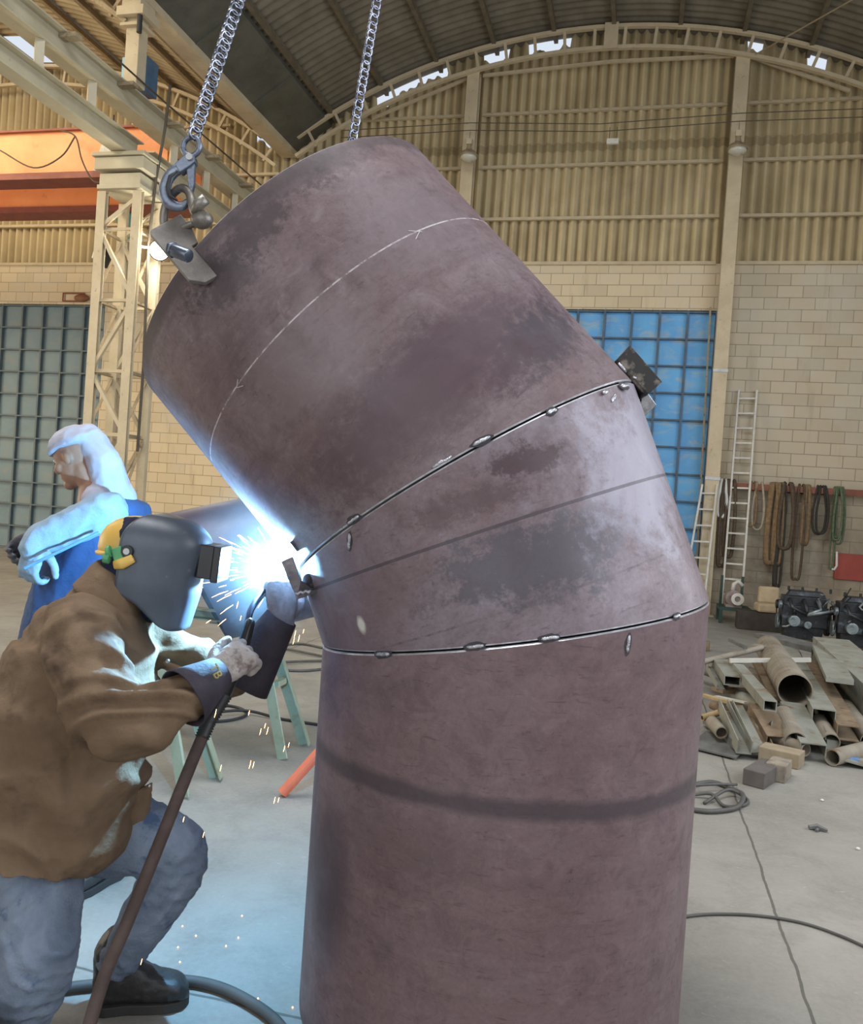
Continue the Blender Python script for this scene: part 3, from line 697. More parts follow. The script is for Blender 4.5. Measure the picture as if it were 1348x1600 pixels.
def tack(i, px, py, ln, wd, ang=None, halo=True, nm='tack_weld'):
    h, th, v, n_ = pipe_hit(i, px, py)
    plane = N1 if (i == 0 or (i == 1 and v < .25)) else N2
    t_ = n_.cross(plane).normalized()
    if ang is not None: t_ = (AX[i]*math.cos(R_(ang))+AX[i].cross(n_)*math.sin(R_(ang))).normalized()
    o_ = t_.cross(n_); pts = []; K = 7
    for k in range(K): pts.append(h+t_*ln*(k/(K-1)-.5)+n_*.001+o_*random.uniform(-.0015, .0015))
    rs = [wd*.25]+[wd*random.uniform(.42, .58) for _ in range(K-2)]+[wd*.25]
    mb = MB(); mb.tube(pts, rs, 8); mb.build(nm, WELD, ELB, smooth=True)
    if halo:
        mb = MB(); ring = []
        for k in range(18):
            a = 2*math.pi*k/18; rr = random.uniform(.85, 1.15)
            q = h+t_*math.cos(a)*ln*.66*rr+o_*math.sin(a)*wd*1.15*rr; w_ = q-JP[i]; ax = w_.dot(AX[i]); rad = (w_-AX[i]*ax).normalized()
            ring.append(JP[i]+AX[i]*ax+rad*(R+.0006))
        c_ = h+n_*.0012; mb.add([c_]+ring, [(0, k+1, (k+1) % 18+1) for k in range(18)]); mb.build('scorch_mark', SOOT, ELB)
for (i, x, y, ln, wd) in ((0, 598, 1022, .05, .012), (0, 742, 1010, .045, .01), (0, 859, 997, .045, .01), (0, 1057, 963, .028, .01),
                          (2, 552, 812, .045, .011), (2, 690, 722, .06, .008), (2, 752, 689, .05, .01), (2, 862, 643, .03, .01), (2, 945, 613, .022, .012), (2, 975, 603, .05, .014)):
    tack(i, x, y, ln, wd, halo=(y not in (613, 722)))
tack(0, 981, 1006, .045, .009, 5); tack(1, 546, 846, .045, .009, 25)
tack(1, 958, 622, .04, .01, 60, False)
# chalk arrows on the chalk line
CHALK = M('chalk', (.62, .56, .56), rough=.9)
for (x, y) in ((655, 362), (370, 606)):
    h, th, v, n_ = pipe_hit(2, x, y)
    mb = MB()
    for s_ in (-1, 1):
        pts = [on_pipe(2, th+d_*.03, v+s_*d_*.010, R+.0004) for d_ in (-1.6, -.8, 0, .4)] if x > 500 else [on_pipe(2, th+d_*.03, v+s_*d_*.010, R+.0004) for d_ in (1.2, .6, 0)]
        mb.tube(pts, .0011, 5)
    mb.build('chalk_arrow', CHALK, ELB)

# frame on the screen plane of a small hardware piece, used with true depth and thickness
def local(px, py, dep):
    o = PD(px, py, dep); s_ = dep/FPX
    return lambda x, y, z=0.: o+rt*((x-px)*s_)-up*((y-py)*s_)+(-fw)*z   # z towards viewer, metres
STEEL = M('dark_steel_plate', (.26, .235, .21), (.17, .15, .135), .45, .35, scale=18, bump=.15)
FORGED = M('forged_alloy', (.26, .30, .37), (.16, .18, .23), .38, .75, scale=25, c3=(.08, .085, .10), s3=30, bump=.2)
SHACK = M('worn_shackle_steel', (.30, .27, .23), (.16, .145, .13), .4, .6, scale=22, bump=.2)
# lifting plate welded to the rim (near side), a second one on the far side
def lift_plate(th, v0, v1, hgt, nm, lean=False):
    mb = MB(); a = AX[2]; e1 = a.cross(side); n_ = side*math.cos(th)+e1*math.sin(th); t_ = a.cross(n_)
    b0 = JP[2]+n_*(R-.004); w2 = .008
    if lean: n_ = (n_*.62+t_*(.78 if t_.dot(rt) < 0 else -.78)).normalized(); t_ = a.cross(n_)
    prof = [(v0, 0), (v0, hgt*.55), (v0+.03, hgt), (v1-.01, hgt), (v1, hgt-.01), (v1, -.035), (v1-.05, -.035), (.915, -.02), (.915, 0)]
    mb.prism([b0+a*v+n_*h-t_*w2 for v, h in prof], t_*2*w2); return mb.build(nm, STEEL, ELB, bevel=.002), n_, t_, b0
pl, pn, pt, pb = lift_plate(R_(171.5), .80, 1.015, .070, 'lifting_plate', True)
lift_plate(R_(8), .80, 1.015, .075, 'lifting_plate')
tack(2, 318, 414, .03, .01, 0, True, 'weld_bead')
# stub bolt on the plate
L_ = local(287, 398, 2.2)
mb = MB(); mb.tube([L_(271, 391, .0), L_(299, 404, .02)], [.018, .017], 20); mb.tube([L_(266, 389, -.005), L_(272, 391, .0)], [.022, .022], 6); mb.build('stub_bolt', M('bolt_blue_steel', (.14, .16, .20), (.09, .10, .13), .3, .7), ELB, smooth=None, bevel=.002)

# dark angle clamp on the outer bend
L_ = local(990, 590, 2.62)
BLKP = M('black_burnt_paint', (.022, .020, .020), (.03, .028, .026), .42, .2, scale=10, c3=(.22, .18, .14), s3=14, fac3=(.48, .58))
mb = MB()
P_ = [L_(953, 571, .07), L_(976, 546, .07), L_(1025, 602, .07), L_(1000, 624, .07)]
mb.prism(P_, fw*.012)
mb.prism([L_(953, 571, .07), L_(1000, 624, .07), L_(1000, 624, -.04), L_(953, 571, -.04)], (P_[1]-P_[0]).normalized()*.012)
mb.build('clamp_plate', BLKP, ELB, bevel=.0015)
mb = MB(); P_ = [L_(1003, 622, -.01), L_(1013, 613, -.01), L_(1027, 632, -.01), L_(1009, 650, -.01), L_(1002, 636, -.01)]; mb.prism(P_, fw*.05); mb.build('clamp_foot', M('bare_bright_steel', (.55, .56, .58), (.2, .2, .22), .25, .8, scale=40), ELB, bevel=.0015)
mb = MB(); mb.tube([L_(958, 574, .075), L_(964, 582, .077), L_(969, 588, .075)], [.004, .006, .003], 8); mb.tube([L_(980, 595, .072), L_(985, 597, .072)], [.004, .004], 8); mb.build('weld_bead', WELD, ELB, smooth=True)

# the bracket on the inner bend where the welding happens
L_ = local(472, 890, 2.48)
BRK = M('bracket_steel', (.20, .18, .19), (.11, .10, .11), .4, .5, scale=20, bump=.2)
mb = MB(); P_ = [L_(443, 876, .05), L_(461, 868, .05), L_(474, 905, .05), L_(494, 922, .02), L_(468, 934, .05)]; mb.prism(P_, fw*.014)
mb.build('bracket_plate', BRK, ELB, bevel=.0015)
mb = MB(); mb.prism([L_(468, 934, .05), L_(498, 925, .03), L_(498, 925, -.06), L_(468, 934, -.05)], up*.012); mb.build('bracket_foot', BRK, ELB, bevel=.0015)
mb = MB(); P_ = [L_(454, 847, .03), L_(472, 836, .03), L_(487, 842, .0), L_(484, 851, .0), L_(466, 862, .03)]; mb.prism(P_, fw*.06); mb.build('bracket_block', BRK, ELB, bevel=.003)
mb = MB(); mb.sphere(L_(482, 906, .01), (.018, .02, .02), 12, 8); mb.sphere(L_(487, 913, .012), (.014, .012, .012), 12, 8); mb.build('weld_lump', SOOT, ELB, smooth=True)
mb = MB()
mb.tube([L_(466+4*k, 923-.6*k+(k % 2)*3, .052) for k in range(7)], [.004+.002*(k % 2) for k in range(7)], 8); mb.build('weld_bead', WELD, ELB, smooth=True)

# ------------------------------------------------------------------ rigging
a2 = AX[2]
pin_c = pb+a2*.985+pn*.030      # shackle pin passes the outer end of the plate
SH = empty('bow_shackle', pin_c, 'worn bow shackle pinned through the lifting plate on the rim', 'shackle')
L_ = local(288, 340, (pin_c-CAM).dot(fw))
mb = MB(); bow = [L_(253, 352, -.03), L_(250, 338, -.03), L_(254, 318, -.025), L_(268, 300, -.012), L_(283, 294, .0), L_(296, 302, .012), L_(303, 318, .022), L_(308, 335, .03), L_(318, 348, .03)]
mb.chain([*bow], [.013, .012, .0115, .0115, .0115, .0115, .012, .013, .015], 12, 4); mb.build('bow', SHACK, SH, smooth=True)
mb = MB(); mb.sphere(L_(320, 349, .03), (.032, .026, .026), 16, 10); mb.build('ear', SHACK, SH, smooth=True)
mb = MB(); mb.sphere(L_(253, 356, -.03), (.024, .02, .022), 16, 10); mb.build('ear', SHACK, SH, smooth=True)
mb = MB(); mb.tube([L_(248, 358, -.05), L_(322, 346, .02)], .010, 14); mb.tube([L_(312, 338, .035), L_(318, 330, .05), L_(330, 322, .055)], [.017, .016, .015], 12); mb.build('pin', SHACK, SH, smooth=True)
# sling hook
hd = (pin_c-CAM).dot(fw)-.01
HK = empty('sling_hook', L_(285, 300, .0), 'bluish self locking sling hook gripping the bow shackle', 'hook')
L_ = local(285, 270, hd)
hook = [(283, 262), (271, 268), (261, 281), (257, 297), (261, 312), (272, 321), (284, 322), (292, 315)]
mb = MB(); mb.chain([L_(x, y, -.002) for x, y in hook], [.016, .0165, .0165, .017, .017, .016, .013, .009], 12, 5, squash=(1.0, .8)); mb.build('hook_body', FORGED, HK, smooth=True)
mb = MB(); mb.tube([L_(279, 270, .014), L_(268, 279, .014), L_(264, 296, .014), L_(268, 309, .014), L_(279, 316, .013)], [.003, .0055, .006, .0055, .003], 8); mb.build('groove', M('black_rubber', (.03, .03, .03)), HK, smooth=True)
mb = MB(); P_ = [L_(275, 259, .017), L_(296, 241, .017), L_(306, 246, .017), L_(307, 256, .017), L_(300, 262, .017), L_(283, 273, .017)]; mb.prism(P_, fw*.034); mb.build('jaw', FORGED, HK, bevel=.003)
mb = MB(); P_ = [L_(292, 266, .008), L_(305, 256, .008), L_(304, 290, .008), L_(300, 305, .008), L_(296, 298, .008)]; mb.prism(P_, fw*.018); mb.build('latch', FORGED, HK, bevel=.0025)
mb = MB(); mb.cyl(L_(299, 250, .024), L_(299, 250, -.024), .0095, 18); mb.build('pivot_pin', GALV, HK, bevel=.001)
mb = MB(); E_ = [L_(299+14*math.cos(a), 229+15*math.sin(a), .006*math.cos(a)) for a in [2*math.pi*k/22 for k in range(22)]]; mb.tube(E_, .0078, 10, closed=True); mb.build('eye_ring', FORGED, HK, smooth=True)
# chains
CHM = M('chain_steel', (.34, .36, .42), (.10, .105, .13), .28, .9, scale=45, lo=.42, hi=.56)
APEX = PD(835, -1400, 2.95)
def chain(start, name, label, pitch, wire, wid, visible):
    t = empty(name, start, label, 'chain'); d = (APEX-start); n = int(d.length/pitch); d.normalize()
    a = d.cross(fw).normalized(); b_ = d.cross(a)
    src = None; rest = MB()
    for k in range(n):
        c = start+d*(k+.5)*pitch; w_, q_ = (a, b_) if k % 2 else (b_, a)
        w_ = (w_*math.cos(.785)+q_*math.sin(.785)) if k % 2 else (w_*math.cos(.785)-q_*math.sin(-.785)); h = pitch*.5+wire*.5
        pts = []
        for j in range(16):
            an = 2*math.pi*j/16; sx, sy = math.cos(an), math.sin(an)
            pts.append(c+w_*sx*wid/2+d*(sy*(wid*.5)+(h-wid*.5)*(1 if sy > 0 else -1 if sy < 0 else 0)))
        if k < visible: mb = MB(); mb.tube(pts, wire/2, 8, closed=True); mb.build('chain_link', CHM, t, smooth=True)
        else: rest.tube(pts, wire/2, 6, closed=True)
    rest.build('chain_link_run', CHM, t, smooth=True, kind='stuff')
    return t
s0 = local(302, 214, hd-.01)(302, 214)
chain(s0, 'lifting_chain', 'steel lifting chain rising from the sling hook at left', .0232, .0100, .031, 60)
far = JP[2]+(side*math.cos(R_(8))+a2.cross(side)*math.sin(R_(8)))*(R+.035)+a2*1.0
chain(far+V((0, 0, .06)), 'lifting_chain', 'steel lifting chain going down behind the top of the elbow', .030, .011, .036, 70)
F2 = empty('bow_shackle', far, 'shackle hidden behind the elbow rim holding the second chain', 'shackle')
mb = MB(); mb.tube([far-a2.cross(side)*.0+V((-.03, 0, -.02)), far+V((-.03, 0, .03)), far+V((0, 0, .06)), far+V((.03, 0, .03)), far+V((.03, 0, -.02))], .011, 10); mb.tube([far+V((-.05, 0, -.025)), far+V((.05, 0, -.025))], .011, 10); mb.build('bow', SHACK, F2, smooth=True)
CH = empty('hoist_block', APEX, 'crane hook block above the elbow gathering both chains', 'hoist')
mb = MB(); mb.tube([APEX+V((.07*math.cos(a), 0, .05+.09*math.sin(a))) for a in [2*math.pi*k/20 for k in range(20)]], .014, 8, closed=True); mb.build('master_link', CHM, CH, smooth=True)
mb = MB(); mb.box(APEX+V((0, 0, .42)), (.3, .22, .4)); mb.build('sheave_block', ORANGE, CH, bevel=.03)
for sx in (-.1, .1): mb = MB(); mb.cyl(APEX+V((sx, 0, .6)), APEX+V((sx, 0, arch(APEX.x+sx)-APEX.z+.08)), .008, 8); mb.build('hoist_rope', DKW, CH)
mb = MB(); mb.cyl(APEX+V((0, 0, .13)), APEX+V((0, 0, .25)), .03, 12); mb.build('hook_shank', STEEL, CH)
# ================================================================== RIGHT BACKGROUND: ladders, slings, engines, scrap
ALU = M('white_ladder', (.66, .63, .55), (.52, .50, .44), .5, scale=8)
def ladder(bl, br, tl, tr, n, name, label, zoff=.12):
    t = empty(name, (bl+br)/2, label, 'ladder')
    for a, b_ in ((bl, tl), (br, tr)):
        mb = MB(); beam(mb, a, b_, .03, .065, 'box', upv=(0, 1, 0)); mb.build('side_rail', ALU, t)
    for k in range(n):
        f = (k+.6)/(n+.15); mb = MB(); beam(mb, bl.lerp(tl, f), br.lerp(tr, f), .03, .028, 'box'); mb.build('rung', ALU, t)
def wallpt(px, py, y): return PY(px, py, y)
ladder(V((PF(1122, 962).x, 14.55, 0)), V((PF(1122, 962).x+.30, 14.5, .0)), wallpt(1154, 610, 14.93), wallpt(1182, 610, 14.93), 15, 'tall_ladder', 'tall whitish ladder leaning on the wall right of the beige column')
ladder(V((PY(1062, 950, 14.5).x, 14.45, 0)), V((PY(1062, 950, 14.5).x+.36, 14.45, 0)), PY(1097, 757, 14.66), PY(1120, 757, 14.66), 8, 'short_ladder', 'short whitish ladder leaning on the beige column next to the blue door')
# rack rail
RACK = M('red_brown_rail', (.26, .09, .05), (.20, .07, .045), .7)
rz = PY(1300, 768, 14.8).z; RY = 14.8
t = empty('sling_rail', (3.1, RY, rz-.06), 'long red brown rail on the block wall with slings hung over it', 'rail')
mb = MB(); mb.bb((1.3, RY-.03, rz-.05), (4.95, RY+.03, rz+.05)); mb.build('rail_bar', RACK, t)
for x in (1.5, 2.6, 3.7, 4.8): mb = MB(); mb.bb((x-.03, RY+.03, rz-.03), (x+.03, WY, rz+.03)); mb.build('bracket', RACK, t)
ROPE_T = M('rope_tan', (.26, .17, .085), (.17, .11, .055), .9, scale=20, bump=.4)
ROPE_B = M('rope_brown', (.12, .08, .05), (.07, .048, .03), .9, scale=20, bump=.4)
ROPE_G = M('rope_green', (.14, .18, .10), (.08, .11, .06), .85, scale=20, bump=.4)
ROPE_K = M('rope_dark', (.045, .04, .032), (.03, .026, .02), .85, scale=20, bump=.4)
ROPE_W = M('rope_pale', (.42, .36, .26), (.32, .27, .19), .85, scale=20)
WHT = M('white_sling', (.72, .70, .66), (.6, .58, .54), .8)
def sling(px, pyb, w_, r, mat, label, flat=None, strands=1, dx=0, extra=None):
    """loop hung over the rail: px centre, pyb lowest pixel, w_ loop width (px)"""
    out = MB(); ob_ = []
    for s_ in range(strands):
        o = random.uniform(-3, 3) if strands > 1 else 0; yy = RY-.05-.035*s_
        top = PY(px+o, 765, yy).z; top = rz+.05+r
        cx = PY(px+o, 770, yy).x; hw = w_/2*RY/FPX*(1-.12*s_); zb = PY(px, pyb-random.uniform(0, 12)*(s_ > 0), yy).z
        pts = [(cx-hw*.35+dx*.0, RY+.05+r, rz-.06), (cx-hw*.35, RY+.02+r, rz+.04), (cx-hw*.45, RY-.01, top), (cx-hw*.7, yy, rz-.10), (cx-hw, yy-.01, (rz+zb)/2), (cx-hw*.8+dx, yy, zb+hw*.8), (cx+dx, yy, zb), (cx+hw*.8+dx, yy, zb+hw*.8), (cx+hw, yy-.01, (rz+zb)/2), (cx+hw*.7, yy, rz-.10), (cx+hw*.45, RY-.01, top), (cx+hw*.35, RY+.02+r, rz+.04), (cx+hw*.35, RY+.05+r, rz-.06)]
        P = [V(p) for p in pts]; Q = []
        for i in range(len(P)-1):
            a = P[max(i-1, 0)]; b_, c = P[i], P[i+1]; d = P[min(i+2, len(P)-1)]
            for j in range(4):
                t_ = j/4; Q.append(.5*((2*b_)+(c-a)*t_+(2*a-5*b_+4*c-d)*t_*t_+(3*b_-a-3*c+d)*t_**3))
        Q.append(P[-1]); out.tube(Q, r, 7, flat=flat)
    return out.build('rope_sling' if not flat else 'web_sling', mat, smooth=True, label=label, cat='sling', group='slings hung over the wall rail')
sling(1129, 808, 13, .03, WHT, 'short white sling between the two ladders', None)
sling(1134, 884, 12, .030, ROPE_B, 'dark brown sling under the white one, next to the beige column')
sling(1143, 870, 14, .03, ROPE_B, 'dark brown sling behind the tall ladder')
sling(1176, 822, 12, .022, ROPE_T, 'tan rope sling close to the right of the tall ladder')
sling(1186, 828, 16, .018, ROPE_W, 'thin pale rope loop to the right of the tall ladder')
sling(1210, 880, 14, .03, ROPE_T, 'long tan web sling left of the big tangled bunch', (1.6, .6))
sling(1224, 915, 9, .03, ROPE_K, 'longest dark sling reaching down in the tangled bunch', (1.4, .7))
sling(1221, 882, 12, .028, ROPE_T, 'tan web sling lying over the longest dark sling', (1.7, .6))
sling(1232, 858, 22, .032, ROPE_B, 'thick brown rope looped wide in the tangled bunch', None, 2)
sling(1252, 905, 13, .022, ROPE_B, 'long thin brown rope on the right of the tangled bunch')
sling(1262, 850, 9, .024, ROPE_T, 'light brown web sling at the right edge of the bunch', (1.5, .6))
sling(1284, 835, 18, .02, ROPE_K, 'dark green and black sling between the bunch and the green rope', None, 2)
sling(1312, 850, 14, .018, ROPE_G, 'green rope sling with three loops at the rail', None, 3)
sling(1306, 888, 6, .016, ROPE_G, 'long green rope end with a white hook below')
mb = MB(); mb.tube([PY(1307, 862, 14.745), PY(1307, 884, 14.745), PY(1303, 890, 14.74), PY(1299, 889, 14.74)], .018, 8); mb.build('sling_hook', WHT, smooth=True, label='small white hook hanging at the end of the green rope', cat='hook')
# red panel on the wall
p0 = PY(1305, 864, 14.97); p1 = PY(1348, 908, 14.97)
mb = MB(); mb.bb((p0.x, 14.95, p1.z), (p0.x+1.3, 15.0, p0.z)); mb.build('wall_panel', M('red_panel', (.40, .07, .045), (.32, .06, .04), .6), label='dull red rectangular panel on the block wall above the engines', cat='panel', bevel=.004)

# green bench with the pump
GRN = M('dark_green_paint', (.03, .07, .045), (.02, .045, .03), .6)
bx0 = PY(1120, 945, 14.0).x; bz = PY(1150, 951, 13.9).z
def at(px, py, y): return PY(px, py, y)
t = empty('green_bench', (at(1145, 950, 14.1).x, 14.1, 0), 'low dark green steel bench carrying the pump under the tall ladder', 'bench')
xa, xb = at(1122, 950, 14).x, at(1172, 950, 14).x; zt = at(1145, 950, 13.85).z
mb = MB(); mb.bb((xa, 13.85, zt-.05), (xb, 14.4, zt)); mb.build('bench_top', GRN, t)
for x in (xa+.03, xb-.03):
    for y in (13.88, 14.37): mb = MB(); mb.bb((x-.025, y-.025, 0), (x+.025, y+.025, zt-.05)); mb.build('leg', GRN, t)
for x in (xa+.06, xb-.1): mb = MB(); mb.bb((x-.02, 14.35, zt), (x+.02, 14.39, at(1145, 900, 14.35).z)); mb.build('back_post', GRN, t)
PUMP = M('pump_paint', (.33, .26, .24), (.2, .15, .14), .5, scale=12)
c = at(1146, 935, 14.05); c.z = max(c.z, zt+.14)
t = empty('water_pump', (c.x, c.y, zt), 'grey brown centrifugal pump with round flange on the green bench', 'pump')
mb = MB(); mb.cyl(c+V((0, .18, 0)), c+V((0, -.05, 0)), .13, 20); mb.build('volute', PUMP, t, bevel=.02)
mb = MB(); mb.tube([c+V((.03, -.05, 0)), c+V((.04, -.16, 0))], [.07, .07], 18); mb.build('inlet', PUMP, t)
mb = MB(); beam(mb, c+V((.04, -.15, 0)), c+V((.04, -.18, 0)), .19, .19, 'pipe', t=.05); mb.build('flange', M('white_plastic', (.75, .72, .62)), t)
mb = MB(); mb.tube([c+V((-.02, 0, .1)), c+V((-.01, 0, .22)), c+V((.05, 0, .27)), c+V((.12, 0, .2))], .035, 10); mb.build('outlet_pipe', ALU, t, smooth=True)
mb = MB(); mb.bb((c.x-.12, c.y-.1, zt), (c.x+.12, c.y+.16, c.z-.1)); mb.build('foot', PUMP, t)
# oil stained timber, cushions by the wall
mb = MB(); q0 = PF(1160, 985); mb.bb((at(1152, 950, 13.4).x, 13.3, 0), (at(1222, 950, 13.4).x, 13.6, .28)); mb.build('timber_baulk', M('dark_oiled_wood', (.06, .048, .035), (.04, .032, .025), .8), label='thick dark timber lying behind the scrap pile, left of the engines', cat='timber', bevel=.01)
CUSH = M('dusty_foam', (.50, .39, .24), (.40, .31, .19), .9)
c = at(1200, 950, 13.42)
mb = MB(); mb.box((c.x, 13.42, .28+.07), (.36, .3, .13), rotz(.1)); mb.build('foam_block', CUSH, label='dusty tan foam block lying flat on the dark timber', cat='foam', bevel=.03)
mb = MB(); mb.box((c.x, 13.5, .415+.12), (.30, .09, .25), rotz(.1)); mb.build('foam_block', CUSH, label='dusty tan foam block standing upright on the flat one', cat='foam', bevel=.03)

# two oily engines
ENG = M('oily_black_iron', (.035, .037, .040), (.018, .019, .021), .4, .3, scale=9, bump=.4, c3=(.12, .14, .16), s3=7)
ENG2 = M('engine_alloy', (.34, .38, .38), (.14, .17, .18), .4, .6, scale=10, c3=(.04, .04, .04), s3=12)
def engine(c, ln, label, seed):
    rn = random.Random(seed); t = empty('car_engine', c, label, 'engine'); B = lambda x, y, z: c+V((x, y, z))
    h0 = .08; L2 = ln/2
    def P(fn, nm, mat=ENG, sm=False, bv=.008): mb = MB(); fn(mb); mb.build(nm, mat, t, smooth=sm, bevel=0 if sm else bv)
    P(lambda m: m.box(B(0, 0, h0+.08), (ln*.8, .26, .18), taper=1.1), 'oil_sump')
    P(lambda m: m.box(B(0, 0, h0+.30), (ln, .34, .28)), 'engine_block')
    P(lambda m: m.box(B(0, 0, h0+.50), (ln*.96, .26, .13)), 'cylinder_head')
    P(lambda m: m.box(B(.02, 0, h0+.60), (ln*.88, .17, .09), taper=.8), 'valve_cover', ENG, bv=.02)
    for k in range(4):
        x = -L2*.7+k*ln*.46/1.5
        P(lambda m: m.tube([B(x, -.13, h0+.52), B(x, -.22, h0+.5), B(x+.02, -.27, h0+.42), B(0, -.28, h0+.34)], .024, 10), 'intake_runner', ENG2 if seed % 2 and k > 1 else ENG, True)
        P(lambda m: m.cyl(B(x, 0, h0+.63), B(x, 0, h0+.69), .017, 10), 'spark_cap', ENG)
    P(lambda m: m.cyl(B(-L2-.05, -.02, h0+.2), B(-L2-.01, -.02, h0+.2), .10, 24), 'crank_pulley', ENG2)
    P(lambda m: m.cyl(B(-L2-.05, .10, h0+.42), B(-L2-.01, .10, h0+.42), .06, 20), 'idler_pulley', ENG)
    P(lambda m: m.cyl(B(-L2-.05, -.15, h0+.44), B(-L2-.01, -.15, h0+.44), .055, 20), 'idler_pulley', ENG2)
    P(lambda m: m.tube([B(-L2-.03, -.02-.1, h0+.2), B(-L2-.03, -.15-.055, h0+.44), B(-L2-.03, -.15, h0+.50), B(-L2-.03, .10, h0+.48), B(-L2-.03, .16, h0+.42), B(-L2-.03, .08, h0+.2), B(-L2-.03, -.02, h0+.1)], .009, 6, closed=True), 'drive_belt', M('black_rubber', (.03, .03, .03)), True)
    P(lambda m: m.cyl(B(-L2*.5, -.17, h0+.24), B(-L2*.5, -.27, h0+.24), .075, 20), 'alternator', ENG2)
    P(lambda m: m.cyl(B(L2, 0, h0+.22), B(L2+.05, 0, h0+.22), .17, 28), 'flywheel', ENG)
    P(lambda m: m.cyl(B(.03, -.17, h0+.2), B(.03, -.25, h0+.2), .05, 18), 'oil_filter', ENG2 if seed % 2 else ENG)
    for k in range(5):
        pts = [B(rn.uniform(-L2, L2), -.17-rn.uniform(0, .06), h0+rn.uniform(.15, .6))]
        for j in range(3): pts.append(pts[-1]+V((rn.uniform(-.1, .1), rn.uniform(-.05, .02), rn.uniform(-.12, .12))))
        P(lambda m: m.tube(pts, rn.uniform(.008, .016), 8), 'hose', ENG if k % 2 else ENG2, True)
    P(lambda m: m.bb(B(-L2*.8, -.2, 0), B(-L2*.8+.1, .2, h0)), 'wood_block', M('dark_oiled_wood', (.06, .048, .035)))
    P(lambda m: m.bb(B(L2*.6, -.2, 0), B(L2*.6+.1, .2, h0)), 'wood_block', M('dark_oiled_wood', (.06, .048, .035)))
e1 = PF(1262, 1012); engine(V((e1.x-.02, 12.4, 0)), .58, 'oily black car engine with bright alloy pieces, left of two by the wall', 3)
e2 = PF(1335, 1020); engine(V((e2.x+.08, 12.1, 0)), .62, 'darker oily black car engine cut by the right frame edge', 4)

# ------------------------------------------------------------------ the scrap pile: each bar placed in the hall by its two ends
ZN = M('dull_galvanised', (.34, .34, .29), (.25, .245, .20), .55, .25, scale=5, c3=(.20, .13, .07), s3=6)
RS = M('rusty_tan_steel', (.25, .18, .11), (.16, .11, .065), .8, scale=6, c3=(.12, .065, .035), s3=10)
DUST = M('dusty_grey_pipe', (.30, .26, .20), (.21, .175, .13), .7, scale=5, c3=(.18, .11, .06), s3=8)
PLT = M('dark_grey_plate', (.17, .17, .16), (.10, .10, .095), .6, scale=6)
YEL = M('yellow_wood', (.46, .33, .16), (.36, .25, .12), .8, scale=9)
GP = 'bars and pipes of the scrap pile'
def bar(name, f, b_, zf, zb, w_, h, prof, mat, label, cat='steel bar', t=.007, ext=0.):
    A_ = PF(f[0], f[1], zf); B_ = PF(b_[0], b_[1], zb); d = (B_-A_)
    mb = MB(); beam(mb, A_, B_+d*ext, w_, h, prof, t); return mb.build(name, mat, label=label, cat=cat, group=GP, smooth=False)
bar('steel_pipe', (1242, 1079), (1200, 1012), .34, .30, .26, .26, 'pipe', DUST, 'widest steel pipe with a big round mouth on top of the scrap', 'pipe', .010)
bar('steel_pipe', (1243, 1161), (1223, 1118), .10, .16, .155, .155, 'pipe', DUST, 'middle sized pipe with open mouth below the widest one', 'pipe', .007)
bar('steel_pipe', (1298, 1160), (1279, 1128), .10, .15, .125, .125, 'pipe', DUST, 'smaller open pipe mouth right of the middle sized pipe', 'pipe', .007)
bar('steel_pipe', (1360, 1160), (1320, 1106), .10, .16, .14, .14, 'pipe', DUST, 'grey pipe running out of the frame at the right of the scrap', 'pipe', .007)
bar('steel_pipe', (1300, 1184), (1362, 1168), .06, .06, .11, .11, 'pipe', DUST, 'pipe lying sideways in front at the right end of the scrap', 'pipe', .007)
bar('u_channel', (1163, 1168), (1133, 1102), .09, .24, .10, .10, 'channel', ZN, 'grey u channel slanting down at the left front of the scrap')
bar('angle_bar', (1186, 1172), (1148, 1098), .07, .26, .12, .05, 'angle', ZN, 'flat grey angle bar right beside the front u channel')
bar('box_section', (1216, 1160), (1186, 1108), .08, .2, .17, .09, 'boxtube', RS, 'wide rusty box section between the angle bar and the middle pipe')
bar('rusty_strip', (1196, 1166), (1170, 1110), .06, .2, .10, .04, 'channel', RS, 'rusty channel behind the wide box section')
bar('box_section', (1203, 1103), (1146, 1036), .32, .30, .09, .075, 'boxtube', ZN, 'long pale box tube ending in a dark square mouth mid pile')
bar('box_section', (1144, 1064), (1123, 1034), .28, .26, .13, .08, 'boxtube', ZN, 'short pale box tube high on the left of the pile')
bar('angle_bar', (1126, 1072), (1106, 1038), .22, .24, .07, .05, 'angle', ZN, 'thin grey angle at the upper left of the pile')
bar('angle_bar', (1134, 1070), (1114, 1036), .2, .24, .05, .05, 'angle', ZN, 'second thin grey angle beside the short pale box tube')
bar('u_channel', (1270, 1172), (1236, 1106), .09, .2, .17, .09, 'channeldown', ZN, 'broad grey channel lying open side down at the front centre')
bar('u_channel', (1287, 1118), (1224, 1006), .24, .30, .16, .09, 'channeldown', ZN, 'broad pale channel running along the right of the widest pipe')
bar('angle_bar', (1300, 1150), (1240, 1006), .14, .30, .09, .07, 'angle', ZN, 'long pale angle bar right of the broad pale channel')
bar('u_channel', (1325, 1146), (1266, 1040), .16, .26, .15, .11, 'cside', RS, 'long rusty tan channel with the upright flange on the right side')
bar('steel_plate', (1286, 1016), (1196, 993), .36, .36, .30, .05, 'box', PLT, 'dark flat plate lying across the back of the pile')
bar('white_rod', (1266, 1031), (1140, 1032), .42, .36, .035, .035, 'box', ALU, 'whitish rod lying level across the top of the scrap', 'rod')
bar('rusty_pipe', (1098, 1034), (1190, 1012), .28, .40, .055, .055, 'pipe', DUST, 'thin brown pipe slanting up on the left above the scrap', 'pipe', .006)
bar('pipe_flange', (1190, 1012), (1194, 1010), .40, .40, .19, .03, 'box', DUST, 'upright flat plate at the upper end of the thin brown pipe')
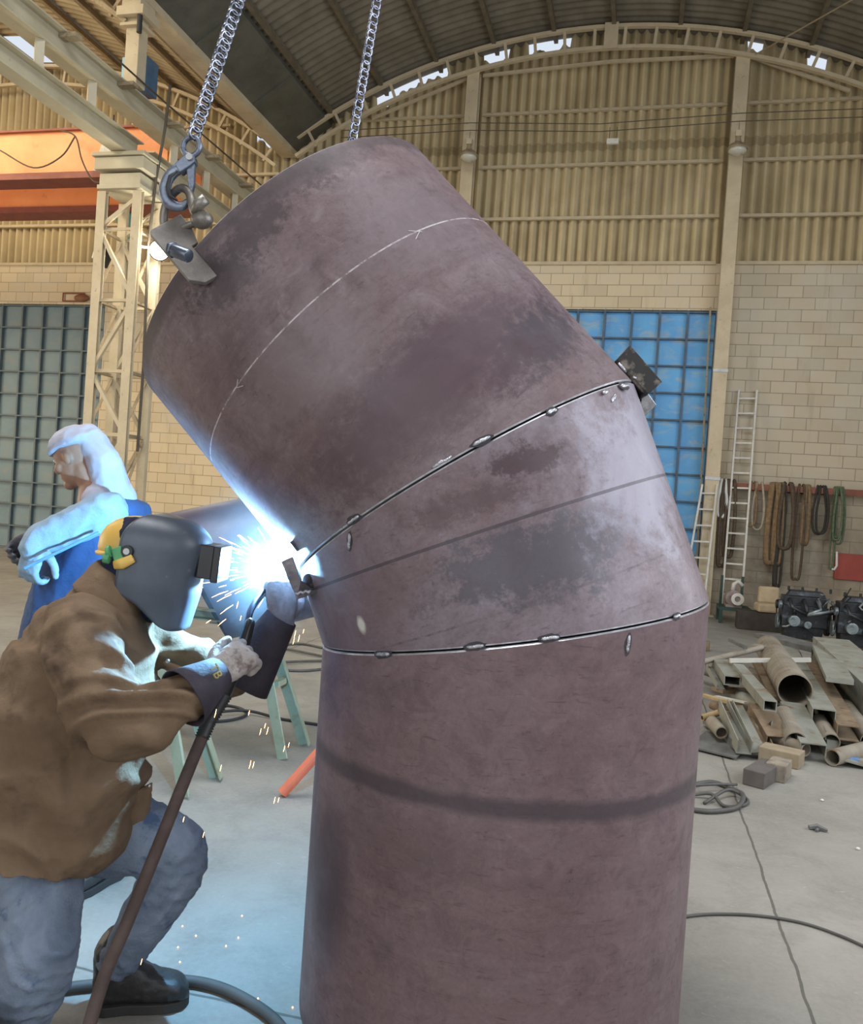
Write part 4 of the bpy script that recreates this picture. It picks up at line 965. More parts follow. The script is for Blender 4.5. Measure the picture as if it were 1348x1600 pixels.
bar('timber_plank', (1212, 1092), (1183, 1034), .2, .24, .10, .035, 'box', RS, 'brown plank lying between the long box tube and widest pipe', 'plank')
bar('wood_strip', (1141, 1098), (1098, 1086), .2, .2, .05, .02, 'box', YEL, 'yellowish wooden strip poking out left of the pile', 'plank')
bar('wood_strip', (1166, 1098), (1118, 1088), .22, .2, .05, .012, 'box', ALU, 'pale strip lying over the yellowish one', 'strip')
bar('rusty_pipe', (1096, 1122), (1128, 1112), .12, .16, .05, .05, 'pipe', YEL, 'short tan tube poking out beside the big elbow', 'pipe', .006)
bar('square_duct', (1400, 1118), (1296, 1020), .22, .34, .34, .30, 'boxtube', ZN, 'big pale square duct slanting out of the frame on the right', 'duct', .008)
bar('square_duct', (1312, 1064), (1286, 1012), .40, .42, .20, .04, 'box', ZN, 'pale upright plate at the near end of the square duct', 'plate')
bar('steel_plate', (1110, 1175), (1142, 1150), .02, .06, .34, .012, 'box', PLT, 'grey steel offcut plate at the left foot of the pile', 'plate')
bar('steel_plate', (1352, 1190), (1310, 1178), .02, .05, .3, .015, 'box', ZN, 'pale bent plate at the right foot of the pile', 'plate')
bar('blue_tube', (1340, 1188), (1312, 1186), .04, .04, .04, .04, 'pipe', M('blue_plastic', (.1, .2, .4)), 'small blue tube under the sideways pipe', 'tube')
bar('timber_plank', (1170, 1080), (1120, 1078), .16, .18, .14, .03, 'box', RS, 'rust brown plate lying under the short pale box tube', 'plate')
bar('timber_plank', (1262, 1140), (1286, 1060), .1, .14, .2, .05, 'box', RS, 'rust brown sheet between the middle pipe and the tan channel', 'plate')
bar('angle_bar', (1240, 1172), (1262, 1150), .04, .08, .07, .05, 'angle', RS, 'short rusty angle between the two smaller pipe mouths')
bar('wood_offcut', (1108, 1010), (1092, 1008), .06, .06, .12, .12, 'box', RS, 'small brown block on the far left of the pile, by the elbow', 'block')
bar('rusty_pipe', (1127, 1145), (1112, 1128), .12, .14, .09, .09, 'pipe', DUST, 'short grey pipe stub left of the front u channel', 'pipe', .008)
bar('lever_bar', (1165, 1012), (1140, 1000), .42, .42, .03, .03, 'box', PLT, 'thin black bar frame lying high at the back left', 'bar')
rn = random.Random(21)
mats = [RS, ZN, DUST, PLT]
LBQ = ['left', 'middle', 'right']
for k in range(22):     # shorter pieces buried under the top layer, seen in the gaps
    px = rn.uniform(1105, 1330); py = rn.uniform(1040, 1150); a = rn.uniform(-.6, .6); z = rn.uniform(.05, .15)
    A_ = PF(px, py, z); L0 = rn.uniform(.4, .9); th = R_(110)+a; d = V((math.cos(th), math.sin(th), rn.uniform(-.04, .04)))
    mb = MB(); pr_ = rn.choice(['angle', 'channel', 'boxtube', 'box', 'pipe']); ww = rn.uniform(.05, .13)
    beam(mb, A_-d*L0/2, A_+d*L0/2, ww, ww if pr_ == 'pipe' else rn.uniform(.03, .08), pr_, .007)
    mb.build('steel_offcut', mats[k % 4], label='short %s buried in the scrap pile, %s' % (('rusty offcut', 'grey offcut', 'dusty offcut', 'dark offcut')[k % 4], 'by the elbow' if px < 1160 else 'under the widest pipe' if px < 1240 else 'towards the right frame edge'), cat='scrap', group='offcuts buried under the scrap pile')
# wood blocks in front
mb = MB(); q = PF(1183, 1221); mb.box((q.x+.03, q.y+.02, .05), (.13, .34, .10), rotz(-.45)); mb.build('wood_block', M('grey_wood', (.14, .12, .11), (.10, .085, .075), .85), label='dark grey timber block on the floor in front of the scrap', cat='block', bevel=.006)
mb = MB(); q = PF(1208, 1216); mb.box((q.x+.03, q.y+.02, .055), (.12, .2, .11), rotz(-.35)); mb.build('wood_block', M('pale_end_wood', (.33, .28, .21), (.17, .14, .11), .85, scale=12), label='shorter pale topped timber block leaning against the dark grey one', cat='block', bevel=.006)
mb = MB(); q = PF(1222, 1196); mb.box((q.x, q.y+.06, .05), (.26, .16, .10), rotz(-.4)); mb.build('wood_block', M('tan_wood', (.36, .29, .19), (.26, .2, .13), .85), label='wide tan timber block at the foot of the scrap pile', cat='block', bevel=.006)
# cables on the floor at right
RUB = M('grey_rubber', (.10, .095, .085), (.07, .066, .06), .6)
def floor_cable(pts, r, name, mat, label, cat='cable', parent=None, lift=0):
    return sagging([PF(x, y, 0)+V((0, 0, r+.0015+(z[0] if z else 0))) for x, y, *z in pts], r, name, mat, label, cat, parent, 8)
floor_cable([(1072, 1232), (1112, 1226), (1142, 1237), (1160, 1252, .02), (1150, 1266), (1110, 1272), (1072, 1268)], .014, 'rubber_hose', RUB, 'thick grey hose loop on the floor right of the elbow', 'hose')
floor_cable([(1075, 1238, .03), (1120, 1236, .03), (1150, 1231, .01)], .009, 'rubber_hose', RUB, 'thin grey hose end pointing right over the thick loop', 'hose')
floor_cable([(1076, 1246), (1110, 1249, .02), (1130, 1262), (1158, 1262), (1168, 1254), (1150, 1246, .02), (1132, 1246, .03), (1100, 1258)], .010, 'rubber_hose', RUB, 'small curled hose with a dark fitting beside the loop', 'hose')
floor_cable([(1060, 1436), (1110, 1431), (1180, 1433), (1250, 1444), (1310, 1464), (1372, 1492)], .006, 'floor_wire', RUB, 'thin wire curving over the floor at lower right', 'wire')
q = PF(1276, 1298)
mb = MB(); mb.tube([q+V((-.04, 0, .012)), q+V((0, .01, .02)), q+V((.05, -.01, .012))], [.012, .016, .008], 6); mb.tube([q+V((-.01, -.03, .01)), q+V((.02, .03, .01))], .008, 6); mb.build('metal_debris', PLT, label='small dark metal shaving on the open floor at right', cat='debris')
for i, (x, y, lb) in enumerate(((1340, 1328, 'tiny white chip on the floor near the right edge'), (1284, 1252, 'tiny white chip on the floor above the metal shaving'))):
    q = PF(x, y); mb = MB(); mb.sphere(q+V((0, 0, .007)), (.011, .009, .007), 8, 5); mb.build('floor_chip', WHT, label=lb, cat='chip')

# ================================================================== LEFT MIDDLE GROUND: second pipe piece on trestles, hoses, tray
PUR2 = M('violet_brown_steel', (.075, .060, .090), (.05, .04, .062), .45, .15, scale=4, c3=(.10, .08, .11), s3=5)
# mitred shell lying on trestles
t = empty('mitred_pipe_piece', PF(400, 1150)+V((0, .2, .9)), 'violet brown mitred pipe piece lying on trestles behind the welder', 'pipe')
def lying_shell():
    dep = 5.1; c = PD(408, 878, dep); ax = (rt*.95+up*.22+fw*.35).normalized(); e1 = ax.cross(up).normalized(); e2 = e1.cross(ax)
    rr = 104*dep/FPX; mb = MB(); K = 56; rings = []
    l0, l1 = -.40, .66
    prof = [(l0, rr, .32), (l1, rr, 0), (l1, rr-.012, 0), (l0, rr-.012, .32)]
    cols = []
    for k in range(K):
        a = 2*math.pi*k/K; cols.append([c+ax*(l-s_*math.sin(a)*.8*rr)+e1*math.cos(a)*r_+e2*math.sin(a)*r_ for l, r_, s_ in prof])
    return mb.loft(cols, False, True), c, rr
sm, c_, rr_ = lying_shell(); sh_ = sm.build('shell', PUR2, t); smooth_by_angle(sh_.data, 35)
GA = M('pale_green_trestle', (.38, .42, .30), (.28, .31, .21), .6, scale=6, c3=(.3, .22, .1), s3=7)
def trestle(x0, x1, y, ztop, label, spread=.14, sx_=.26):
    t = empty('steel_trestle', ((x0+x1)/2, y, 0), label, 'trestle')
    mb = MB(); beam(mb, (x0, y, ztop), (x1, y, ztop), .09, .07, 'cside', .01); mb.build('top_bar', GA, t)
    for x, sx in ((x0+.06, -1), (x1-.06, 1)):
        for sy in (-1, 1):
            mb = MB(); beam(mb, (x, y+sy*.03, ztop-.03), (x+sx*sx_, y+sy*spread, .004), .075, .075, 'angle', .008, upv=(sx*.3, -sy, 0)); mb.build('leg', GA, t)
        mb = MB(); beam(mb, (x+sx*sx_*.5, y-spread*.5, .42), (x+sx*sx_*.5, y+spread*.5, .42), .035, .035, 'box'); mb.build('brace', GA, t)
    mb = MB(); beam(mb, (x0+.02, y-spread*.5, .42), (x1-.02, y-spread*.5, .42), .035, .035, 'box'); mb.build('brace', GA, t)
f1 = PF(447, 1186)
trestle(f1.x-.92, f1.x-.20, f1.y+.14, .79, 'pale green steel trestle standing behind the gloves and the torch')
f2 = PF(262, 1240)
trestle(f2.x-.55, f2.x-.08, f2.y+.14, .78, 'pale green steel trestle nearer the welder, seen over his arm')
# orange bar leaning behind the elbow
A_ = PF(441, 1245); A_.z = .02
mb = MB(); B_ = PD(505, 1168, (A_-CAM).dot(fw)+.02); mb.tube([A_, B_.lerp(A_, -.15)], .028, 14); mb.build('orange_bar', M('orange_red_paint', (.75, .17, .08), (.62, .13, .06), .5), label='orange red round bar leaning on the floor behind the elbow', cat='bar')
# hoses on the floor
BLK = M('black_rubber', (.03, .03, .03), rough=.5)
floor_cable([(268, 1118), (300, 1128), (350, 1129), (384, 1120), (372, 1108), (330, 1103), (288, 1108), (276, 1118, .01), (300, 1124, .02), (380, 1117, .02), (440, 1126), (520, 1138)], .010, 'welding_cable', BLK, 'black cable coiled on the floor between the trestles', 'cable')
floor_cable([(520, 1018), (470, 1008), (436, 1013), (470, 1022, .01), (540, 1038), (480, 1050), (420, 1046), (440, 1039, .01), (520, 1034)], .012, 'wire_coil', RUB, 'loose dark wire coil on the floor behind the left glove', 'wire')
floor_cable([(80, 1558), (110, 1552), (150, 1547), (210, 1538), (290, 1541), (340, 1551), (385, 1572), (425, 1600), (450, 1630)], .017, 'air_hose', RUB, 'thick grey hose running along the floor past the welder\'s boot', 'hose')
q = PF(342, 975); mb = MB(); mb.tube([q+V((-.12, 0, .015)), q+V((0, .02, .03)), q+V((.12, 0, .012))], [.02, .04, .015], 7); mb.build('floor_scrap', PLT, label='small dark clip on the floor behind the welding helmet', cat='scrap')
q = PF(62, 906)
t = empty('steel_tray', q, 'dark open steel tray on the far floor at the left edge', 'tray')
mb = MB(); mb.bb(q+V((-.38, 0, 0)), q+V((.38, .35, .02))); mb.build('tray_bottom', PLT, t)
for a, b_ in (((-.38, 0, .02), (.38, .02, .16)), ((-.38, .33, .02), (.38, .35, .18)), ((-.38, .02, .02), (-.36, .33, .2)), ((.36, .02, .02), (.38, .33, .12))): mb = MB(); mb.bb(q+V(a), q+V(b_)); mb.build('tray_side', PLT, t)
q = PF(85, 963); mb = MB(); mb.tube([q+V((-.1, 0, .012)), q+V((.1, .02, .012))], .012, 6); mb.build('floor_scrap', PLT, label='short dark bar on the far floor left of the blue apron', cat='scrap')
# ================================================================== PEOPLE
def ell(c, a, b_, n=28, p=2.4):
    out = []
    for k in range(n):
        t_ = 2*math.pi*k/n; cs, sn = math.cos(t_), math.sin(t_)
        out.append(c+a*math.copysign(abs(cs)**(2/p), cs)+b_*math.copysign(abs(sn)**(2/p), sn))
    return out
def torso(mb, spec, lat, sub=5, p=2.4):
    """spec rows: centre, half depth (m, along the facing direction), half width (m)"""
    C_ = [V(s_[0]) for s_ in spec]; rings = []
    for i in range(len(spec)-1):
        for j in range(sub):
            t_ = j/sub; k0, k3 = max(i-1, 0), min(i+2, len(spec)-1); a, b_, c, d = C_[k0], C_[i], C_[i+1], C_[k3]
            q = .5*((2*b_)+(c-a)*t_+(2*a-5*b_+4*c-d)*t_*t_+(3*b_-a-3*c+d)*t_**3); tan = (c-b_).normalized()
            sm = t_*t_*(3-2*t_); hd_ = spec[i][1]*(1-sm)+spec[i+1][1]*sm; hl = spec[i][2]*(1-sm)+spec[i+1][2]*sm
            f_ = lat.cross(tan).normalized(); rings.append(ell(q, f_*hd_, lat*hl, p=p))
    tan = (C_[-1]-C_[-2]).normalized(); rings.append(ell(C_[-1], lat.cross(tan).normalized()*spec[-1][1], lat*spec[-1][2], p=p))
    return mb.loft(rings)
def ridged(p, s, seed=0.):
    n = noise.noise(V((p.x*s[0]+seed, p.y*s[1]+seed*.7, p.z*s[2]-seed))); return 1-abs(n)*2.2
def folds(amp, s1=(9, 9, 16), s2=(26, 26, 34), seed=0.):
    return lambda p, n_: amp*(ridged(p+V((0, 0, .03*noise.noise(p*6))), s1, seed)*.8+ridged(p, s2, seed+4)*.25-.55)
def seg_d(p, a, b_):
    ab = b_-a; t_ = max(0, min(1, (p-a).dot(ab)/ab.length_squared)); return (p-a-ab*t_).length, t_
# glove / hand: X = thumb side, Y = fingers, Z = back of the hand
def hand(name, wrist, fwd, back, mat, parent, curl, thumb=(.8, .5, -.35), size=1., right=True, spread=.10, label=None, glove=1.06, vox=.003):
    y = V(fwd).normalized(); z = (V(back)-y*V(back).dot(y)).normalized(); x = y.cross(z) if right else z.cross(y)
    x = -x
    T = lambda a, b_, c: V(wrist)+(x*a+y*b_+z*c)*size
    mb = MB(); g_ = glove
    rings = [ell(T(0, q, 0), x*w_*size, z*h*size, 18, 2.6) for q, w_, h in ((-.03, .030, .024), (0, .031, .022), (.03, .040, .020), (.06, .044, .018), (.088, .043, .016), (.10, .038, .012))]
    mb.loft(rings)
    L = (.075, .083, .077, .060); bx = (.031, .0105, -.011, -.031); rad = (.0100, .0103, .0098, .0086)
    for k in range(4):
        a = (1.5-k)*spread; p_ = T(bx[k], .088, 0); cu = curl[k] if isinstance(curl[0], (tuple, list)) else curl
        ang = 0; pts = [T(bx[k]*.9, .06, 0), p_]; rr = [rad[k]*g_*size*1.1, rad[k]*g_*size*1.08]
        for s_, f_ in zip(cu, (.45, .31, .24)):
            ang += R_(s_); dirv = (x*math.sin(a)+y*math.cos(a))*math.cos(ang)-z*math.sin(ang); p_ = p_+dirv*L[k]*f_*size; pts.append(p_); rr.append(rad[k]*g_*size*(1.02-.1*len(pts)/5))
        mb.chain(pts, rr, 12, 4)
    td = (x*thumb[0]+y*thumb[1]+z*thumb[2]).normalized(); t2 = (x*thumb[0]*.25+y*(thumb[1]+.6)+z*thumb[2]*1.1).normalized()
    p0_ = T(.022, .012, -.008); p1_ = p0_+td*.042*size; p2_ = p1_+(td+t2).normalized()*.034*size; p3_ = p2_+t2*.028*size
    mb.chain([p0_, p1_, p2_, p3_], [.0165*g_*size, .0135*g_*size, .0118*g_*size, .0102*g_*size], 12, 4)
    return soft(mb, name, mat, parent, vox, 2, lambda p, n_: .0012*ridged(p, (60, 60, 60)), label=label)

LEATHER = M('brown_suede', (.20, .135, .083), (.125, .080, .048), .85, scale=5, lo=.3, hi=.7, c3=(.065, .040, .026), s3=6, fac3=(.56, .74), bump=.35, bscale=60, spec=.25)
DENIM = M('blue_denim', (.135, .172, .235), (.215, .26, .33), .85, scale=9, c3=(.07, .11, .19), s3=14, bump=.4, bscale=120, spec=.2)
DENIM2 = M('dirty_denim', (.10, .13, .19), (.14, .19, .28), .85, scale=9, c3=(.05, .035, .03), s3=5, fac3=(.45, .62), bump=.4, bscale=120, spec=.2)
NAVY = M('navy_cloth', (.018, .025, .055), (.012, .017, .038), .85, scale=8, bump=.3, bscale=90, spec=.2)
GLOVE = M('grey_leather_glove', (.42, .37, .34), (.30, .26, .24), .75, scale=18, c3=(.14, .11, .1), s3=20, bump=.35, bscale=90, spec=.25)
CUFF = M('dark_violet_cuff', (.060, .050, .064), (.04, .034, .044), .8, scale=14, bump=.35, bscale=90, spec=.25)
HELM = M('grey_helmet_shell', (.085, .10, .125), (.06, .072, .092), .38, scale=8, c3=(.16, .18, .2), s3=30, fac3=(.66, .78), spec=.5)
BLKPL = M('black_plastic', (.012, .012, .013), (.02, .02, .02), .3)
SKIN = M('skin', (.36, .20, .13), (.30, .16, .10), .5, scale=10)
BOOTM = M('black_boot_leather', (.022, .021, .022), (.04, .037, .035), .45, scale=12, bump=.3, bscale=50)
SOLE = M('boot_sole', (.03, .028, .026), (.045, .04, .036), .7)
def W_(px, py, dep): return PD(px, py, dep)
def boot(heel, toe, parent, ank, label=None, mat=BOOTM):
    d = (toe-heel); L = d.length; d.normalize(); s_ = d.cross(V((0, 0, 1))).normalized(); Z = V((0, 0, 1))
    b = empty_part('boot', parent)
    mb = MB(); rings = []
    for f, w0, z1 in ((-.02, .026, .12), (.04, .040, .17), (.2, .046, .18), (.38, .046, .165), (.55, .052, .125), (.72, .056, .100), (.88, .054, .088), (.97, .042, .070), (1.01, .022, .048)):
        c = heel+d*L*f+Z*(.024+(z1-.024)/2); rings.append(ell(c, s_*w0, Z*(z1-.024)/2, 20, 2.8))
    mb.loft(rings); mb.chain([heel+d*L*.17+Z*.08, heel+d*L*.17+Z*.17, heel+d*L*.26+Z*.20], [.048, .056, .062], 16, 4)
    up_ = soft(mb, 'boot', mat, parent, .006, 3, lambda p, n_: .002*ridged(p, (40, 40, 40)), label=label)
    mb = MB(); out = []
    for f, w0 in ((-.01, .018), (.02, .036), (.12, .045), (.35, .042), (.55, .050), (.75, .055), (.9, .049), (.985, .032), (1.02, .012)): out.append((f, w0))
    P = [heel+d*L*f+s_*w0 for f, w0 in out]+[heel+d*L*f-s_*w0 for f, w0 in reversed(out)]
    mb.prism([q+Z*.001 for q in P], Z*.030); mb.build('sole', SOLE, up_, bevel=.003)
    mb = MB()
    for k in range(4):
        c = heel+d*L*(.34+.075*k)+Z*(.188-.024*k); mb.tube([c-s_*.026-Z*.01, c+Z*.004, c+s_*.026-Z*.01], .0028, 6)
    mb.build('laces', CUFF, up_, smooth=True)
    return up_
def empty_part(n, p): return None

# ------------------------------------------------------------------ the welder
WF = V((.93, .34, 0)).normalized(); WL = V((-.34, .93, 0)).normalized(); Z = V((0, 0, 1))
root = PF(120, 1600)
WEL = empty('welder', V((root.x, root.y, 0)), 'person in brown suede jacket, jeans and raised dark welding helmet shell, leaning in and holding the torch', 'person')
WEL['label'] = 'person in brown suede jacket and jeans with grey welding helmet, bent over the glowing joint'
hc = W_(226, 862, 2.46)   # head centre
# continuous body under the clothes
sR, eR, wR_ = W_(128, 990, 2.27), W_(190, 1130, 2.12), W_(318, 1070, 2.24)
sL, eL, wL_ = W_(205, 975, 2.60), W_(345, 1072, 2.55), W_(432, 985, 2.52)
hipR, knR, anR = W_(60, 1320, 2.31), W_(56, 1512, 2.22), W_(-45, 1712, 2.30)
hipL, knL, anL = W_(95, 1300, 2.50), W_(284, 1338, 2.50), W_(176, 1512, 2.50)
mb = MB()
mb.chain([W_(66, 1285, 2.40), W_(95, 1180, 2.40), W_(130, 1050, 2.42), W_(165, 965, 2.44), W_(190, 915, 2.45)], [.11, .12, .14, .10, .055], 18, 4)
mb.chain([W_(190, 915, 2.45), hc-Z*.04], [.055, .06]); mb.sphere(hc-Z*.01, (.085, .072, .098), 20, 14)
mb.chain([hc+WF*.085-Z*.01, hc+WF*.105-Z*.03], [.014, .016])
for sd in (-1, 1): mb.sphere(hc+WL*sd*.082-Z*.01, (.02, .01, .03))
mb.chain([hc+WF*.06-Z*.09, hc+WF*.075-Z*.1], [.03, .028])
mb.chain([sR, eR, wR_], [.055, .040, .028], sub=2); mb.chain([sL, eL, wL_], [.050, .035, .028], sub=2)
mb.chain([hipR, knR, anR], [.075, .052, .038], sub=2); mb.chain([hipL, knL, anL], [.075, .050, .038], sub=2)
body = soft(mb, 'body', SKIN, WEL, .012, 3)
# jacket
def rdg(x, w_=.5):
    f = x-math.floor(x); f = f/.68*.5 if f < .68 else .5+(f-.68)/.32*.5
    return math.exp(-((f-.5)/w_)**2*5)
ARMD = (eR-sR).normalized(); FORD = (W_(295, 1090, 2.18)-eR).normalized()
def jfold(p, n_):
    d1, t1 = seg_d(p, sR, eR); d2, t2 = seg_d(p, eR, W_(295, 1090, 2.18)); q = p-eR
    wob = noise.noise(p*5)*.6; out = .0045*(ridged(p, (8, 8, 11), 2)-.6)+.002*(ridged(p, (24, 24, 30), 5)-.5)
    arm = max(0, min(1, (.135-min(d1, d2))/.04))
    # sleeve: rings of creases, deepest by the elbow crook and the cuff
    a1 = q.dot(ARMD); f1 = q.dot(FORD); k = max(0, 1-abs(q.length-.06)/.20)
    out += arm*(.003+.024*k)*(rdg((a1*.9-f1*.55)*21+wob*1.8+p.y*4, .55)-.45)
    out += arm*.013*(rdg(a1*11-f1*7+wob*1.5+2*q.dot(Z), .5)-.45)
    # trunk: long diagonal drags from the armpit down the back
    d = V((.55, 0, -.83)); e_ = p.dot(V((.83, .1, .55)))
    out += (1-arm)*.020*(rdg(p.dot(V((-.35, .2, .93)))*7+wob*1.1+p.x*2.5, .5)-.45)+(1-arm)*.010*(rdg(e_*8+wob*1.4, .45)-.4)
    return out
# jacket
mb = MB(); px = lambda v: v/545
torso(mb, [(W_(66, 1318, 2.38), px(108), .235), (W_(69, 1305, 2.38), px(116), .23), (W_(82, 1270, 2.38), px(122), .22), (W_(98, 1190, 2.385), px(126), .215), (W_(112, 1120, 2.39), px(128), .22), (W_(128, 1055, 2.40), px(116), .225), (W_(146, 1000, 2.42), px(96), .215), (W_(168, 948, 2.435), px(62), .15), (W_(184, 915, 2.445), px(44), .09)], WL)
mb.chain([W_(128, 985, 2.28), W_(136, 1040, 2.21), W_(158, 1095, 2.15), W_(190, 1128, 2.11), W_(240, 1116, 2.14), W_(292, 1091, 2.18)], [.105, .106, .098, .084, .076, .064], 20, 6)
mb.chain([W_(205, 972, 2.57), W_(250, 1003, 2.60), W_(305, 1035, 2.58), W_(350, 1068, 2.55)], [.10, .074, .068, .062], 18, 5)
jk = soft(mb, 'jacket', LEATHER, WEL, .009, 3, jfold)
# front flap and collar, snaps
mb = MB(); P_ = [W_(168, 1262, 2.33), W_(238, 1222, 2.42), W_(236, 1262, 2.44), W_(219, 1309, 2.42), W_(178, 1272, 2.36)]
mb.prism(P_, (WL*.012)); fl = soft(mb, 'jacket_flap', LEATHER, WEL, .005, 2, folds(.003))
SNAP = M('snap_metal', (.5, .48, .45), rough=.3, metal=.8)
for x, y, dp in ((216, 1298, 2.405), (233, 1228, 2.40), (262, 1033, 2.40)):
    mb = MB(); c = W_(x, y, dp); mb.sphere(c, (.006, .006, .006), 10, 6); mb.build('snap', SNAP, WEL, smooth=True)
mb = MB(); torso(mb, [(W_(172, 938, 2.44), px(60), .125), (W_(186, 912, 2.445), px(52), .10), (W_(196, 895, 2.45), px(46), .085)], WL); soft(mb, 'collar', LEATHER, WEL, .006, 2, folds(.003))
# jeans
mb = MB(); mb.chain([W_(60, 1290, 2.39), W_(60, 1340, 2.34), W_(60, 1420, 2.28), W_(56, 1505, 2.22), W_(20, 1600, 2.26), W_(-35, 1700, 2.30)], [.15, .125, .112, .098, .088, .078], 20, 6)
mb.chain([W_(85, 1285, 2.46), W_(170, 1300, 2.48), W_(235, 1312, 2.49), W_(280, 1338, 2.49), W_(250, 1400, 2.50), W_(215, 1452, 2.50), W_(185, 1502, 2.50)], [.15, .125, .105, .085, .084, .072, .058], 20, 6)
def pfold(p, n_):
    w2_ = noise.noise(p*6); kk = max(0, 1-(p-knR).length/.24)+max(0, 1-(p-knL).length/.17)+max(0, 1-(p-anL).length/.13)
    extra = .013*kk*(rdg(p.z*17+p.x*9+w2_*1.3, .5)-.45)+.005*(rdg(p.z*12-p.x*14+w2_*1.5, .5)-.45)
    k = max(0, 1-((p-knR)-Z*-.02).length/.22)+max(0, 1-((p-knL)).length/.16)*.8+max(0, 1-(p-anL).length/.15)*.8
    return extra+.004*(ridged(V((p.x*.8, p.y, p.z))+V((0, 0, .6*p.x)), (7, 7, 22), 3)-.6)*(.5+1.7*k)+.0022*ridged(p, (30, 30, 55), 9)
jn = soft(mb, 'jeans', DENIM, WEL, .008, 3, pfold)
# boots
hl, to = PF(146, 1580), PF(292, 1566)
boot(hl, to, WEL, anL)
hl2 = PF(-95, 1752); boot(hl2, hl2+V((.27, .04, 0)), WEL, anR)
# gloves
DR = (W_(400, 1008, 2.34)-W_(330, 1062, 2.24)).normalized()
hand('glove', W_(336, 1056, 2.27), DR, -fw*.9+up*.45-rt*.1, GLOVE, WEL, ((35, 50, 35), (45, 60, 40), (50, 65, 40), (55, 65, 40)), thumb=(.75, .75, -.2), size=1.18, right=True, label='grey white glove gripping the torch handle')
mb = MB(); mb.chain([W_(296, 1088, 2.19), W_(315, 1075, 2.215), W_(340, 1054, 2.265)], [.070, .062, .044], 20, 5)
# open flared cuff: shell made by two lofted skins
def cuff(a, b_, r0, r1, name, label, flat=(1, 1)):
    d = (b_-a).normalized(); n1 = d.cross(WL).normalized(); n2 = d.cross(n1); K = 28; t_ = .004
    def rg(c, r, w_=0): return [c+n1*math.cos(2*math.pi*k/K)*(r+w_*math.sin(3*2*math.pi*k/K))+n2*math.sin(2*math.pi*k/K)*(r+w_*math.sin(3*2*math.pi*k/K)) for k in range(K)]
    m1 = a.lerp(b_, .35); m2 = a.lerp(b_, .7); mb = MB()
    mb.loft([rg(a, r0, .005), rg(m1, r0*.66+r1*.34, .002), rg(m2, r0*.3+r1*.7), rg(b_, r1), rg(b_, r1-t_), rg(m2, r0*.3+r1*.7-t_), rg(m1, r0*.66+r1*.34-t_, .002), rg(a, r0-t_, .005)], False, True)
    return mb.build(name, CUFF, WEL, smooth=True, label=label)
cuff(W_(283, 1093, 2.165), W_(342, 1052, 2.27), .082, .047, 'glove_cuff', 'dark violet cuff with a worn yellow print')
def text_mesh(txt, size, name, mat, M4, parent, ext=.0004):
    cu = bpy.data.curves.new(name, 'FONT'); cu.body = txt; cu.size = size; cu.extrude = ext; cu.align_x = 'CENTER'; cu.align_y = 'CENTER'
    tmp = bpy.data.objects.new(name, cu); COL.objects.link(tmp); dg = bpy.context.evaluated_depsgraph_get()
    me = bpy.data.meshes.new_from_object(tmp.evaluated_get(dg)); bpy.data.objects.remove(tmp)
    me.transform(WM[parent.name].inverted() @ M4); me.materials.clear(); me.materials.append(mat)
    o = bpy.data.objects.new(name, me); COL.objects.link(o); o.parent = parent; WM[o.name] = WM[parent.name]; return o
YP = M('yellow_print', (.42, .36, .10), (.22, .19, .07), .7, scale=60)
cdir = (W_(342, 1052, 2.27)-W_(283, 1093, 2.165)).normalized()
nrm = (-fw-cdir*(-fw).dot(cdir)).normalized(); xa_ = (nrm.cross(cdir)); cpos = W_(319, 1057, 2.21)+nrm*.062-up*.006
xd = (-up*.85+rt*.35); xd = (xd-nrm*xd.dot(nrm)).normalized(); yd = nrm.cross(xd)
text_mesh('TB', .034, 'print', YP, Matrix.Translation(cpos) @ Matrix((( xd.x, yd.x, nrm.x, 0), (xd.y, yd.y, nrm.y, 0), (xd.z, yd.z, nrm.z, 0), (0, 0, 0, 1))), WEL, .002)
# far hand on the neck of the torch
cuff(W_(378, 1066, 2.52), W_(440, 965, 2.53), .088, .050, 'glove_cuff', 'dark cuff of the glove held near the arc')
hand('glove', W_(441, 968, 2.53), up*.9+fw*.25-rt*.05, rt*.45-fw*.9, M('grey_leather_glove_sooty', (.26, .235, .25), (.15, .13, .14), .75, scale=18, bump=.35, bscale=90), WEL, ((55, 60, 40), (60, 65, 40), (65, 65, 40), (70, 65, 40)), thumb=(.7, .6, -.5), size=1.15, right=False, label='sooty grey glove guiding the torch neck')
# hood, head band, helmet
mb = MB(); torso(mb, [(W_(186, 922, 2.45), .085, .085), (W_(205, 900, 2.46), .095, .095), (hc-Z*.03, .105, .10), (hc+Z*.05, .10, .095), (hc+Z*.10, .06, .06)], WL, p=2.1)
mb.chain([W_(205, 915, 2.44), W_(238, 945, 2.46)], [.07, .055]); soft(mb, 'hood', NAVY, WEL, .007, 3, folds(.006, (14, 14, 14)))
mb = MB(); c = hc-WF*.022+Z*.010
rings = []
for zz_, rr in ((-.02, .104), (.0, .106), (.03, .102), (.06, .086), (.08, .060), (.092, .03), (.094, .005)): rings.append(ell(c+Z*zz_, WF*rr*1.03, WL*rr*.86, 28, 2.05))
mb.loft(rings); rg2 = [ell(c+Z*-.022, WF*.114, WL*.101, 28, 2.05), ell(c+Z*-.014, WF*.115, WL*.102, 28, 2.05), ell(c+Z*-.010, WF*.106, WL*.094, 28, 2.05)]; mb.loft(rg2)
mb.build('hard_hat', M('yellow_plastic', (.72, .46, .10), (.62, .38, .08), .4), WEL, smooth=True)
GRK = M('green_knob', (.10, .36, .15), (.07, .28, .12), .45)
mb = MB(); L_ = local(178, 868, 2.34); mb.prism([L_(172, 858, .0), L_(188, 853, .0), L_(193, 872, .0), L_(178, 879, .0)], fw*.03); mb.build('adjuster_plate', GRK, WEL, bevel=.003)
